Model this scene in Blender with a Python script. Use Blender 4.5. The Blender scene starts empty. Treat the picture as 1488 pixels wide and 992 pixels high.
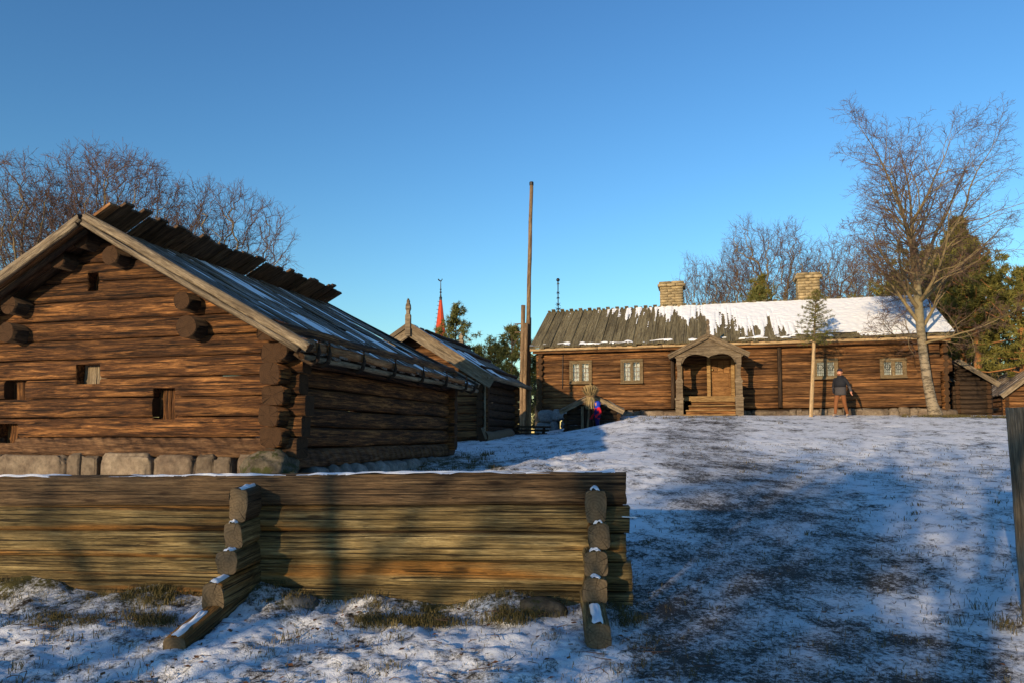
import bpy, bmesh, math, random
import numpy as np
from mathutils import Vector, Matrix, noise as mnoise

# ------------------------------------------------------------------ camera, sky, sun, exposure
sc = bpy.context.scene
FPX, PITCH, SHIFT, EYE = 1050.0, math.radians(3.5), 72.0, 1.6
cd = bpy.data.cameras.new('camera'); cam = bpy.data.objects.new('camera', cd)
sc.collection.objects.link(cam); sc.camera = cam
cd.sensor_width = 36; cd.lens = 36 * FPX / 1488; cd.shift_y = SHIFT / 1488
cd.clip_start = .05; cd.clip_end = 6000
cam.location = (0, 0, EYE); cam.rotation_euler = (math.pi / 2 + PITCH, 0, 0)

SUN_AZ, SUN_EL = math.radians(33), math.radians(9.8)      # direction the light travels to (right of +Y), height
w = bpy.data.worlds.new('World'); sc.world = w; w.use_nodes = True
nt = w.node_tree
sky = nt.nodes.new('ShaderNodeTexSky'); sky.sky_type = 'NISHITA'; sky.sun_disc = False
sky.sun_elevation = SUN_EL; sky.sun_rotation = math.pi + SUN_AZ
sky.air_density = 1.45; sky.dust_density = 0.0; sky.ozone_density = 4.6; sky.altitude = 50
gm = nt.nodes.new('ShaderNodeGamma'); gm.inputs[1].default_value = 1.35; nt.links.new(sky.outputs[0], gm.inputs[0])
bg = nt.nodes['Background']; nt.links.new(gm.outputs[0], bg.inputs[0]); bg.inputs[1].default_value = .125
sl = bpy.data.lights.new('sun', 'SUN'); sl.energy = 4.7; sl.angle = math.radians(.53); sl.color = (1.0, .76, .47)
so = bpy.data.objects.new('sun', sl); sc.collection.objects.link(so)
so.rotation_euler = Vector((math.sin(SUN_AZ) * math.cos(SUN_EL), math.cos(SUN_AZ) * math.cos(SUN_EL), -math.sin(SUN_EL))).to_track_quat('-Z', 'Y').to_euler()
so.location = (-20, -40, 20)
vs = sc.view_settings
vs.view_transform = 'Standard'; vs.look = 'None'; vs.exposure = 0.36; vs.gamma = 1.0; vs.use_curve_mapping = False
sc.render.engine = 'CYCLES'
sc.cycles.max_bounces = 6; sc.cycles.use_denoising = True

C = sc.collection
R = math.radians
rnd = random.Random(7)
G15 = R(-15)

# ------------------------------------------------------------------ small helpers
def ray(px, py):
    a, b = (px - 744) / FPX, -(py - 496 - SHIFT) / FPX
    return Vector((a, math.cos(PITCH) - b * math.sin(PITCH), math.sin(PITCH) + b * math.cos(PITCH)))
def at(px, py, Y):
    d = ray(px, py); t = Y / d.y
    return Vector((d.x * t, Y, EYE + d.z * t))
def onplane(px, py, O, rot, c=0.):
    n = Vector((-math.sin(rot), math.cos(rot), 0)); u = Vector((math.cos(rot), math.sin(rot), 0))
    d = ray(px, py); t = (c + n.x * O[0] + n.y * O[1]) / n.dot(d)
    P = d * t
    return u.x * (P.x - O[0]) + u.y * (P.y - O[1]), P.z + EYE - O[2]
def nz(x, y=0., z=0.): return mnoise.noise((x, y, z))
def sstep(a, b, x):
    t = np.clip((x - a) / (b - a), 0, 1); return t * t * (3 - 2 * t)

def np_mesh(name, V, F):
    V = np.asarray(V, dtype=np.float32); F = np.asarray(F, dtype=np.int32)
    me = bpy.data.meshes.new(name); k = F.shape[1]
    me.vertices.add(len(V)); me.vertices.foreach_set('co', V.ravel())
    me.loops.add(F.size); me.loops.foreach_set('vertex_index', F.ravel())
    me.polygons.add(len(F)); me.polygons.foreach_set('loop_start', np.arange(0, F.size, k, dtype=np.int32))
    me.update(calc_edges=True); me.validate()
    return me
def py_mesh(name, V, F, mi=None):
    me = bpy.data.meshes.new(name); me.from_pydata([tuple(v) for v in V], [], F)
    if mi is not None: me.polygons.foreach_set('material_index', mi)
    me.update(); return me
def obj(name, me, mats=None, parent=None, loc=(0, 0, 0), rot=(0, 0, 0), smooth=False):
    o = bpy.data.objects.new(name, me); C.objects.link(o)
    if mats is not None and me is not None and not len(me.materials):
        for m in (mats if isinstance(mats, (list, tuple)) else [mats]): me.materials.append(m)
    if smooth: me.polygons.foreach_set('use_smooth', [True] * len(me.polygons))
    if parent is not None: o.parent = parent
    o.location = loc; o.rotation_euler = rot
    return o
def tag(o, label=None, cat=None, group=None, kind=None):
    if label: o['label'] = label
    if cat: o['category'] = cat
    if group: o['group'] = group
    if kind: o['kind'] = kind
    return o
def empty(name, loc, rz, label, cat, group=None):
    o = bpy.data.objects.new(name, None); C.objects.link(o); o.location = loc; o.rotation_euler = (0, 0, rz)
    o.empty_display_size = .2
    return tag(o, label, cat, group)

def log_mesh(L, wd, h, seed, ns=12, nx=8, e=3., amp=.012, freq=1.3, taper=0., notches=(), slant=0.):
    """hewn or round log along local X, end faces carry material 1"""
    V, F, mi = [], [], []
    s = seed * 7.31
    xs = [-L / 2 + L * i / nx for i in range(nx + 1)]
    for (a, b, _, _) in notches: xs += [a - .004, a + .004, b - .004, b + .004]
    xs = sorted(x for x in xs if -L / 2 <= x <= L / 2); nx = len(xs) - 1
    for i, x in enumerate(xs):
        tp = 1 - taper * i / nx
        dy, dz = amp * nz(x * .6, s, 3), amp * nz(x * .6, s, 9)
        for k in range(ns):
            a = 2 * math.pi * (k + .5) / ns
            c_, s_ = math.cos(a), math.sin(a)
            q = (abs(c_) ** e + abs(s_) ** e) ** (-1 / e)
            r = 1 + amp * 6 * nz(x * freq, c_ * .9 + s, s_ * .9) + amp * 2.5 * nz(x * 5, c_ * 2 + s, s_ * 2)
            jx = (amp * 1.2 * nz(c_ * 2 + s, s_ * 2, i)) if i in (0, nx) else 0
            zz = s_ * q * h / 2 * r * tp + dz
            for (a, b, lo, hi) in notches:
                if a < x < b: zz = min(max(zz, lo), hi)
            if slant and i in (0, nx): jx += (zz if i == 0 else -zz) * slant
            V.append((x + jx, c_ * q * wd / 2 * r * tp + dy, zz))
    for i in range(nx):
        for k in range(ns):
            a, b = i * ns + k, i * ns + (k + 1) % ns
            F.append((a, b, b + ns, a + ns)); mi.append(0)
    F.append(tuple(range(ns))[::-1]); mi.append(1)
    F.append(tuple(range(nx * ns, nx * ns + ns))); mi.append(1)
    me = py_mesh('log', V, F, mi)
    me.polygons.foreach_set('use_smooth', [m == 0 for m in mi])
    return me
def board_mesh(L, wd, t, seed, nx=3, warp=.006, bev=.006):
    """plank along local X: small chamfers, slight warp, uneven ends"""
    r = random.Random(seed); V, F = [], []
    y, z = wd / 2, t / 2; b = min(bev, t * .3)
    sec = [(-y + b, -z), (y - b, -z), (y, -z + b), (y, z - b), (y - b, z), (-y + b, z), (-y, z - b), (-y, -z + b)]
    tw = r.uniform(-1, 1) * warp
    for i in range(nx + 1):
        f = i / nx; x = -L / 2 + L * f
        dz = math.sin(f * 3.1 + seed) * warp; dy = r.uniform(-1, 1) * warp * .5
        for (yy, zz) in sec:
            V.append((x, yy + dy, zz + dz + tw * yy / y * (f - .5)))
    for i in range(nx):
        for k in range(8):
            a, c = i * 8 + k, i * 8 + (k + 1) % 8
            F.append((a, c, c + 8, a + 8))
    F.append(tuple(range(8))[::-1]); F.append(tuple(range(nx * 8, nx * 8 + 8)))
    return py_mesh('board', V, F)
def box_geo(x0, x1, y0, y1, z0, z1):
    V = [(x, y, z) for x in (x0, x1) for y in (y0, y1) for z in (z0, z1)]
    F = [(0, 1, 3, 2), (4, 6, 7, 5), (0, 4, 5, 1), (2, 3, 7, 6), (0, 2, 6, 4), (1, 5, 7, 3)]
    return V, F
def join_geo(parts):
    V, F = [], []
    for v, f in parts:
        n = len(V); V += [tuple(p) for p in v]; F += [tuple(i + n for i in q) for q in f]
    return V, F
def boxes_mesh(name, lst): 
    V, F = join_geo([box_geo(*b) for b in lst]); return py_mesh(name, V, F)
def bevel_mesh(me, wdt=.01, seg=2):
    bm = bmesh.new(); bm.from_mesh(me)
    bmesh.ops.bevel(bm, geom=bm.edges[:], offset=wdt, segments=seg, profile=.6, affect='EDGES')
    bm.to_mesh(me); bm.free(); return me
def prism_mesh(name, outline, y0, y1, bev=0):
    """outline in X,Z (counter-clockwise seen from -Y) pulled from y0 to y1"""
    n = len(outline)
    V = [(x, y0, z) for x, z in outline] + [(x, y1, z) for x, z in outline]
    F = [tuple(range(n)), tuple(range(2 * n - 1, n - 1, -1))] + [(i, i + n, (i + 1) % n + n, (i + 1) % n) for i in range(n)]
    me = py_mesh(name, V, F)
    bm = bmesh.new(); bm.from_mesh(me)
    bmesh.ops.triangulate(bm, faces=[f for f in bm.faces if len(f.verts) > 4])
    bmesh.ops.recalc_face_normals(bm, faces=bm.faces[:])
    bm.to_mesh(me); bm.free(); return me
def stone_mesh(sx, sy, sz, seed, sub=3, e=.72, rough=.16):
    bm = bmesh.new(); bmesh.ops.create_icosphere(bm, subdivisions=sub, radius=1)
    for v in bm.verts:
        p = v.co.normalized()
        q = Vector([math.copysign(abs(c) ** e, c) for c in p])
        d = 1 + rough * nz(p.x * 1.4 + seed * 3.7, p.y * 1.4, p.z * 1.4) + rough * .45 * nz(p.x * 4 + seed, p.y * 4, p.z * 4) + rough * .2 * nz(p.x * 10 + seed, p.y * 10, p.z * 10)
        v.co = Vector((q.x * sx, q.y * sy, q.z * sz)) * d
    me = bpy.data.meshes.new('stone'); bm.to_mesh(me); bm.free()
    me.polygons.foreach_set('use_smooth', [True] * len(me.polygons))
    return me
def lathe_mesh(name, prof, ns=12):
    V, F = [], []
    for r, z in prof:
        for k in range(ns):
            a = 2 * math.pi * k / ns; V.append((r * math.cos(a), r * math.sin(a), z))
    for i in range(len(prof) - 1):
        for k in range(ns):
            a, b = i * ns + k, i * ns + (k + 1) % ns
            F.append((a, b, b + ns, a + ns))
    F.append(tuple(range(ns))[::-1]); F.append(tuple(range((len(prof) - 1) * ns, len(prof) * ns)))
    return py_mesh(name, V, F)
def tubes(polys):
    """polys: list of (pts, radii, sides) -> verts, quads (open tubes), vectorised by shape"""
    groups = {}
    for p, r, s in polys: groups.setdefault((len(p), s), []).append((p, r))
    Vs, Fs, off = [], [], 0
    for (n, s), lst in groups.items():
        P = np.array([[tuple(q) for q in p] for p, _ in lst], dtype=np.float64); Rr = np.array([r for _, r in lst])
        T = np.gradient(P, axis=1); T /= np.linalg.norm(T, axis=2, keepdims=True) + 1e-9
        ref = np.where(np.abs(T[:, :1, 2:3]) > .9, np.array([[[1., 0, 0]]]), np.array([[[0, 0, 1.]]]))
        N = np.cross(T, ref); N /= np.linalg.norm(N, axis=2, keepdims=True) + 1e-9
        B = np.cross(T, N)
        a = np.arange(s) * 2 * np.pi / s
        V = P[:, :, None, :] + Rr[:, :, None, None] * (np.cos(a)[None, None, :, None] * N[:, :, None, :] + np.sin(a)[None, None, :, None] * B[:, :, None, :])
        m = len(lst); Vs.append(V.reshape(-1, 3))
        base = np.arange(m)[:, None, None] * (n * s)
        i = np.arange(n - 1)[None, :, None] * s; k = np.arange(s)[None, None, :]; k2 = (k + 1) % s
        q = np.stack([base + i + k, base + i + k2, base + i + s + k2, base + i + s + k], -1).reshape(-1, 4)
        Fs.append(q + off); off += m * n * s
    return np.concatenate(Vs), np.concatenate(Fs)
def tube_obj(name, polys, mat, parent=None, smooth=True):
    V, F = tubes(polys); me = np_mesh(name, V, F)
    return obj(name, me, mat, parent, smooth=smooth)

# ------------------------------------------------------------------ materials
def newmat(name):
    m = bpy.data.materials.new(name); m.use_nodes = True
    return m, m.node_tree, m.node_tree.nodes['Principled BSDF']
def nd(nt, typ, ins=None, **props):
    n = nt.nodes.new(typ)
    for k, v in props.items(): setattr(n, k, v)
    for k, v in (ins or {}).items():
        if isinstance(v, bpy.types.NodeSocket): nt.links.new(v, n.inputs[k])
        else: n.inputs[k].default_value = v
    return n
def mth(nt, op, a, b=0., c=None, clamp=False):
    d = {0: a, 1: b}
    if c is not None: d[2] = c
    return nd(nt, 'ShaderNodeMath', d, operation=op, use_clamp=clamp).outputs[0]
def vmul(nt, v, s): return nd(nt, 'ShaderNodeVectorMath', {0: v, 1: s}, operation='MULTIPLY').outputs[0]
def nse(nt, v, scale=1., detail=4., rough=.6, dist=0.):
    return nd(nt, 'ShaderNodeTexNoise', {'Vector': v, 'Scale': scale, 'Detail': detail, 'Roughness': rough, 'Distortion': dist}).outputs[0]
def ramp(nt, f, stops, interp='LINEAR'):
    r = nd(nt, 'ShaderNodeValToRGB', {0: f}); cr = r.color_ramp; cr.interpolation = interp
    while len(cr.elements) < len(stops): cr.elements.new(.5)
    for el, (p, c) in zip(cr.elements, stops):
        el.position = p; el.color = (*c, 1) if len(c) == 3 else c
    return r.outputs[0]
def mix(nt, f, a, b, mode='MIX'):
    n = nd(nt, 'ShaderNodeMix', {0: f}, data_type='RGBA', blend_type=mode)
    for s, v in ((6, a), (7, b)):
        if isinstance(v, bpy.types.NodeSocket): nt.links.new(v, n.inputs[s])
        else: n.inputs[s].default_value = (*v, 1) if len(v) == 3 else v
    return n.outputs[2]
def objvec(nt):
    tc = nd(nt, 'ShaderNodeTexCoord').outputs['Object']; rn = nd(nt, 'ShaderNodeObjectInfo').outputs['Random']
    off = nd(nt, 'ShaderNodeCombineXYZ', {0: mth(nt, 'MULTIPLY', rn, 37.), 1: mth(nt, 'MULTIPLY', rn, 91.), 2: mth(nt, 'MULTIPLY', rn, 53.)}).outputs[0]
    return nd(nt, 'ShaderNodeVectorMath', {0: tc, 1: off}, operation='ADD').outputs[0], rn

def wood(name, dark, mid, light, streak=None, sc_=1., bump=.5, crack=.64, var=.35, rough=.8, knots=True, adze=False, gx=1., frost=0.):
    m, nt, b = newmat(name); v, rn = objvec(nt)
    A = nse(nt, vmul(nt, v, (1.6 * gx, 17 * sc_, 17 * sc_)), 1, 9, .74, .5)
    B = nse(nt, vmul(nt, v, (7 * gx, 120 * sc_, 120 * sc_)), 1, 4, .65)
    D = nse(nt, vmul(nt, v, (.9, 2.2, 2.2)), 1, 4, .6)
    K = nse(nt, vmul(nt, v, (.8 * gx, 46 * sc_, 46 * sc_)), 1, 4, .58, .4)
    col = ramp(nt, A, [(.36, dark), (.49, mid), (.66, light)])
    if streak:
        S = nse(nt, vmul(nt, v, (.22, 5.5, 5.5)), 1, 3, .5)
        col = mix(nt, ramp(nt, S, [(.56, (0, 0, 0)), (.66, (1, 1, 1))]), col, streak)
    col = mix(nt, ramp(nt, D, [(.36, (.9, .9, .9)), (.58, (0, 0, 0))]), col, mix(nt, .5, col, dark))
    col = mix(nt, 1., col, ramp(nt, B, [(.3, (.4, .4, .4)), (.68, (1.3, 1.3, 1.3))]), 'MULTIPLY')
    ck = ramp(nt, K, [(crack, (0, 0, 0)), (crack + .05, (1, 1, 1))])
    col = mix(nt, mth(nt, 'MULTIPLY', ck, .85), col, (dark[0] * .25, dark[1] * .25, dark[2] * .25))
    if knots:
        vo = nd(nt, 'ShaderNodeTexVoronoi', {'Vector': vmul(nt, v, (1.6, 6.5, 6.5)), 'Scale': 1., 'Randomness': 1.})
        kn = ramp(nt, vo.outputs['Distance'], [(.07, (1, 1, 1)), (.17, (0, 0, 0))])
        col = mix(nt, mth(nt, 'MULTIPLY', kn, .8), col, (dark[0] * .6, dark[1] * .5, dark[2] * .5))
    br = mth(nt, 'ADD', mth(nt, 'MULTIPLY', rn, var), 1 - var * .5)
    col = mix(nt, 1., col, nd(nt, 'ShaderNodeCombineColor', {0: br, 1: br, 2: br}).outputs[0], 'MULTIPLY')
    if frost:
        fr = nse(nt, vmul(nt, v, (2.2, 34, 34)), 1, 6, .75)
        col = mix(nt, mth(nt, 'MULTIPLY', ramp(nt, fr, [(.50, (0, 0, 0)), (.64, (1, 1, 1))]), frost), col, (.62, .64, .68))
    nt.links.new(col, b.inputs['Base Color']); b.inputs['Roughness'].default_value = rough
    b.inputs['Specular IOR Level'].default_value = .25
    hgt = mth(nt, 'ADD', mth(nt, 'MULTIPLY', A, .8), mth(nt, 'MULTIPLY', B, .35))
    hgt = mth(nt, 'SUBTRACT', hgt, mth(nt, 'MULTIPLY', ck, .7))
    if adze:
        wv = nd(nt, 'ShaderNodeTexWave', {'Vector': vmul(nt, v, (1, 1, .9)), 'Scale': 2.6, 'Distortion': 3., 'Detail': 2., 'Detail Scale': 1.5}, wave_type='BANDS', bands_direction='DIAGONAL')
        hgt = mth(nt, 'ADD', hgt, mth(nt, 'MULTIPLY', wv.outputs[1], .8))
    bp = nd(nt, 'ShaderNodeBump', {'Strength': min(1, bump * 1.5), 'Distance': .05, 'Height': hgt})
    nt.links.new(bp.outputs[0], b.inputs['Normal'])
    return m
def endgrain(name, dark, light):
    m, nt, b = newmat(name); v, rn = objvec(nt)
    tc = nd(nt, 'ShaderNodeTexCoord').outputs['Object']
    wv = nd(nt, 'ShaderNodeTexWave', {'Vector': tc, 'Scale': 11., 'Distortion': 5., 'Detail': 3., 'Detail Scale': 2.}, wave_type='RINGS', rings_direction='X').outputs[1]
    n2 = nse(nt, vmul(nt, v, (3, 9, 9)), 1, 5, .7)
    sp = nd(nt, 'ShaderNodeSeparateXYZ', {0: tc})
    an = mth(nt, 'ARCTAN2', sp.outputs[1], sp.outputs[2])
    rc = nse(nt, nd(nt, 'ShaderNodeCombineXYZ', {0: mth(nt, 'MULTIPLY', an, 2.6), 1: rn, 2: 0.}).outputs[0], 2.2, 3, .6)
    ck = ramp(nt, rc, [(.595, (0, 0, 0)), (.63, (1, 1, 1))])
    col = mix(nt, mth(nt, 'ADD', mth(nt, 'MULTIPLY', wv, .2), mth(nt, 'MULTIPLY', n2, .85)), dark, light)
    col = mix(nt, mth(nt, 'MULTIPLY', ck, .8), col, (dark[0] * .3, dark[1] * .3, dark[2] * .3))
    nt.links.new(col, b.inputs['Base Color']); b.inputs['Roughness'].default_value = .9; b.inputs['Specular IOR Level'].default_value = .15
    bp = nd(nt, 'ShaderNodeBump', {'Strength': .5, 'Distance': .02, 'Height': mth(nt, 'SUBTRACT', n2, ck)})
    nt.links.new(bp.outputs[0], b.inputs['Normal']); return m
def rock(name, c0, c1, moss=None, scale=3.):
    m, nt, b = newmat(name); v, rn = objvec(nt)
    n1 = nse(nt, v, scale, 8, .65); n2 = nse(nt, v, scale * 6, 6, .7)
    col = mix(nt, ramp(nt, n1, [(.35, (0, 0, 0)), (.65, (1, 1, 1))]), c0, c1)
    col = mix(nt, 1., col, ramp(nt, n2, [(.3, (.55, .55, .55)), (.7, (1.2, 1.2, 1.2))]), 'MULTIPLY')
    if moss:
        col = mix(nt, ramp(nt, nse(nt, v, scale * 1.7, 5, .7), [(.48, (0, 0, 0)), (.58, (1, 1, 1))]), col, moss)
    br = mth(nt, 'ADD', mth(nt, 'MULTIPLY', rn, .5), .75)
    col = mix(nt, 1., col, nd(nt, 'ShaderNodeCombineColor', {0: br, 1: br, 2: br}).outputs[0], 'MULTIPLY')
    nt.links.new(col, b.inputs['Base Color']); b.inputs['Roughness'].default_value = .9; b.inputs['Specular IOR Level'].default_value = .2
    bp = nd(nt, 'ShaderNodeBump', {'Strength': .6, 'Distance': .04, 'Height': mth(nt, 'ADD', n1, mth(nt, 'MULTIPLY', n2, .5))})
    nt.links.new(bp.outputs[0], b.inputs['Normal']); return m
def plain(name, col, rough=.7, nscale=6., amt=.3, metal=0., bump=.2):
    m, nt, b = newmat(name); v, rn = objvec(nt)
    n1 = nse(nt, v, nscale, 5, .65)
    c = mix(nt, n1, tuple(x * (1 - amt) for x in col), tuple(min(1, x * (1 + amt)) for x in col))
    nt.links.new(c, b.inputs['Base Color']); b.inputs['Roughness'].default_value = rough; b.inputs['Metallic'].default_value = metal
    b.inputs['Specular IOR Level'].default_value = .25
    bp = nd(nt, 'ShaderNodeBump', {'Strength': bump, 'Distance': .01, 'Height': n1}); nt.links.new(bp.outputs[0], b.inputs['Normal'])
    return m
def foliage(name, c0, c1, trans=.0):
    m, nt, b = newmat(name)
    g = nd(nt, 'ShaderNodeNewGeometry').outputs['Random Per Island']
    tc = nd(nt, 'ShaderNodeTexCoord').outputs['Object']
    f = mth(nt, 'ADD', mth(nt, 'MULTIPLY', g, .6), mth(nt, 'MULTIPLY', nse(nt, tc, .9, 3, .5), .4))
    nt.links.new(mix(nt, f, c0, c1), b.inputs['Base Color']); b.inputs['Roughness'].default_value = .7; b.inputs['Specular IOR Level'].default_value = .2
    return m
def snowmat(name):
    m, nt, b = newmat(name); v, rn = objvec(nt)
    n1 = nse(nt, v, 9, 6, .65); n2 = nse(nt, v, 60, 3, .6)
    nt.links.new(mix(nt, n1, (.70, .73, .78), (.86, .87, .89)), b.inputs['Base Color'])
    b.inputs['Roughness'].default_value = .75; b.inputs['Specular IOR Level'].default_value = .2
    bp = nd(nt, 'ShaderNodeBump', {'Strength': .45, 'Distance': .02, 'Height': mth(nt, 'ADD', n1, mth(nt, 'MULTIPLY', n2, .3))})
    nt.links.new(bp.outputs[0], b.inputs['Normal']); return m

M = {}
M['barn'] = wood('barn_wood', (.018, .0078, .003), (.115, .047, .0155), (.47, .215, .068), crack=.585, var=.55, gx=.8, bump=.7)
M['barn_sill'] = wood('hewn_sill_wood', (.030, .014, .007), (.115, .058, .027), (.26, .15, .075), crack=.66, adze=True, bump=.8)
M['barn_end'] = endgrain('barn_endgrain', (.018, .010, .006), (.075, .040, .02))
M['house'] = wood('house_wood', (.030, .013, .005), (.140, .061, .021), (.42, .21, .076), crack=.60, var=.75, streak=(.24, .11, .04), gx=.6, bump=.6)
M['house_end'] = endgrain('house_endgrain', (.02, .011, .006), (.09, .05, .025))
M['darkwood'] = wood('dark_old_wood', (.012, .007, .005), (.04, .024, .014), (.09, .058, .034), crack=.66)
M['fence'] = wood('fence_wood', (.055, .037, .015), (.245, .175, .070), (.52, .395, .185), streak=(.36, .165, .036), crack=.575, var=.4, bump=.9, gx=.6, sc_=1.3)
M['fence_top'] = wood('fence_top_wood', (.045, .027, .014), (.14, .088, .045), (.27, .18, .095), crack=.585, var=.2, bump=.8, gx=.7, sc_=1.3)
M['fence_end'] = endgrain('fence_endgrain', (.045, .032, .018), (.21, .155, .095))
M['grey'] = wood('grey_weathered_wood', (.09, .066, .042), (.24, .185, .12), (.42, .34, .235), crack=.63, var=.3)
M['roofgrey'] = wood('roof_board_wood', (.060, .042, .028), (.175, .128, .088), (.32, .245, .175), crack=.6, var=.55, gx=.5, frost=.5)
M['roofolive'] = wood('mossy_roof_board_wood', (.075, .058, .030), (.17, .14, .075), (.29, .25, .15), crack=.62, var=.4, gx=.5)
M['ridge'] = wood('ridge_board_wood', (.040, .022, .012), (.12, .068, .036), (.24, .15, .085), crack=.62, var=.6)
M['orange'] = wood('orange_split_wood', (.10, .042, .015), (.30, .14, .052), (.5, .28, .13), crack=.64, var=.3)
M['porch'] = wood('porch_grey_wood', (.075, .052, .032), (.165, .122, .076), (.27, .21, .14), crack=.66, var=.25)
M['door'] = wood('door_wood', (.10, .046, .016), (.24, .118, .042), (.36, .19, .07), crack=.72, var=.25, knots=False)
M['step'] = wood('step_wood', (.15, .085, .032), (.31, .19, .075), (.42, .28, .125), crack=.72, var=.2)
M['frame'] = wood('window_frame_wood', (.085, .056, .027), (.18, .128, .066), (.27, .20, .115), crack=.70, var=.2, knots=False)
M['pole'] = wood('pole_wood', (.09, .055, .03), (.24, .155, .085), (.38, .27, .16), crack=.64, var=.2)
M['bare'] = wood('peeled_pole_wood', (.26, .17, .085), (.46, .32, .17), (.6, .45, .27), crack=.74, var=.1)
M['stone'] = rock('granite', (.095, .068, .048), (.215, .17, .122), scale=2.)
M['greystone'] = rock('grey_granite', (.12, .125, .13), (.25, .25, .25), scale=2.5)
M['mossy'] = rock('mossy_stone', (.05, .042, .03), (.13, .11, .08), (.035, .038, .012), scale=4)
M['chim'] = rock('chimney_slate', (.25, .19, .10), (.42, .33, .19), scale=5)
M['mortar'] = plain('chimney_mortar', (.3, .25, .17), .95)
M['snow'] = snowmat('snow')
M['bark'] = plain('grey_bark', (.14, .105, .07), .9, 14, .55, bump=.6)
M['twig'] = plain('purple_brown_twigs', (.115, .07, .052), .8, 3, .3)
M['twig_y'] = plain('olive_brown_twigs', (.20, .15, .075), .8, 3, .35)
M['pinebark'] = plain('orange_pine_bark', (.30, .135, .05), .9, 9, .5, bump=.5)
M['pine'] = foliage('pine_needles', (.060, .066, .015), (.23, .20, .045))
M['pine_far'] = foliage('dark_pine_needles', (.045, .055, .015), (.17, .165, .042))
M['spruce'] = foliage('spruce_needles', (.050, .060, .014), (.19, .17, .042))
M['grass'] = foliage('dry_grass', (.040, .045, .012), (.17, .125, .05))
M['litter'] = foliage('dead_leaves', (.07, .030, .013), (.20, .09, .035))
M['straw'] = foliage('oat_straw', (.20, .14, .06), (.46, .35, .18))
M['red'] = plain('red_shingles', (.46, .055, .022), .8, 3, .25)
M['iron'] = plain('black_iron', (.03, .03, .032), .5, 8, .3, metal=.6)
M['glassdark'] = plain('dark_interior', (.02, .02, .022), .9)
M['curtain'] = plain('white_curtain', (.55, .55, .53), .9, 9, .12)
def birchbark():
    m, nt, b = newmat('birch_bark')
    tc = nd(nt, 'ShaderNodeTexCoord').outputs['Object']
    z = nd(nt, 'ShaderNodeSeparateXYZ', {0: tc}).outputs[2]
    n1 = nse(nt, vmul(nt, tc, (3, 3, 9)), 1, 5, .7); n2 = nse(nt, vmul(nt, tc, (7, 7, 28)), 1, 4, .6)
    white = mix(nt, ramp(nt, n1, [(.44, (0, 0, 0)), (.52, (1, 1, 1))]), (.085, .066, .042), (.25, .20, .135))
    white = mix(nt, ramp(nt, n2, [(.62, (0, 0, 0)), (.67, (1, 1, 1))]), white, (.06, .05, .04))
    up = ramp(nt, mth(nt, 'DIVIDE', z, 10.), [(.20, (0, 0, 0)), (.42, (1, 1, 1))])
    nt.links.new(mix(nt, up, white, mix(nt, n1, (.10, .085, .05), (.26, .215, .12))), b.inputs['Base Color'])
    b.inputs['Roughness'].default_value = .85
    bp = nd(nt, 'ShaderNodeBump', {'Strength': .6, 'Distance': .03, 'Height': n1}); nt.links.new(bp.outputs[0], b.inputs['Normal']); return m
M['birch'] = birchbark()
def glassmat():
    m, nt, b = newmat('window_glass'); v, rn = objvec(nt)
    b.inputs['Base Color'].default_value = (.9, .95, .95, 1); b.inputs['Roughness'].default_value = .04
    b.inputs['Transmission Weight'].default_value = 1.; b.inputs['IOR'].default_value = 1.45
    bp = nd(nt, 'ShaderNodeBump', {'Strength': .25, 'Distance': .02, 'Height': nse(nt, v, 3.5, 2, .5)}); nt.links.new(bp.outputs[0], b.inputs['Normal'])
    b.inputs['Alpha'].default_value = .55
    return m
M['glass'] = glassmat()

# ------------------------------------------------------------------ terrain
RY = np.array([-400, -60, 2, 4, 6, 7, 8.5, 10, 15, 20, 25, 28, 32, 60, 120, 300, 3000.])
RZ = np.array([-3, -1.2, -.32, -.2, -.08, -.02, .20, .40, .97, 1.52, 2.10, 2.37, 2.46, 2.2, 1.2, -1, -30.])
PATH = [(1.6, 2), (2.1, 5), (2.6, 7.5), (3.6, 10), (4.4, 13), (4.7, 17), (5.4, 21), (6.6, 25), (7.8, 28)]
def ramp_z(y):
    return (np.interp(y - .5, RY, RZ) + np.interp(y, RY, RZ) * 2 + np.interp(y + .5, RY, RZ)) / 4
def gz_np(x, y):
    z = ramp_z(y)
    z = z - .8 * sstep(5.0, .5, x) * sstep(14, 30, y) * (1 - sstep(60, 120, y))
    z = z - .34 * np.exp(-(((x - 2.9) / 1.5) ** 2 + ((y - 27.7) / 1.1) ** 2))
    z = z + .10 * np.sin(x * .45 + 1) * sstep(9, 16, y) * (1 - sstep(24, 30, y)) * .6
    z = z + .10 * np.exp(-(((x - 6.5) / 3.6) ** 2 + ((y - 24.3) / 2.6) ** 2))
    # bank of earth along the fence foot, hollow of the path
    fy = 7.0 + .0875 * (1.09 - x)
    z = z + .10 * np.exp(-((y - fy + .15) / .42) ** 2) * sstep(1.4, .2, x) * (.5 + .5 * np.sin(x * 2.1 + .6) + .5 * np.sin(x * 5.3 + 2.))
    z = z + .16 * sstep(3.6, 5.0, x - (y - 6) * .28) * sstep(4, 6, y) * (1 - sstep(9, 16, y))
    return z
def gz(x, y): return float(gz_np(np.array([float(x)]), np.array([float(y)]))[0])
def path_d(x, y):
    d = np.full_like(x, 99.)
    for (x0, y0), (x1, y1) in zip(PATH[:-1], PATH[1:]):
        dx, dy = x1 - x0, y1 - y0
        t = np.clip(((x - x0) * dx + (y - y0) * dy) / (dx * dx + dy * dy), 0, 1)
        d = np.minimum(d, np.hypot(x - x0 - t * dx, y - y0 - t * dy))
    return d
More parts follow.
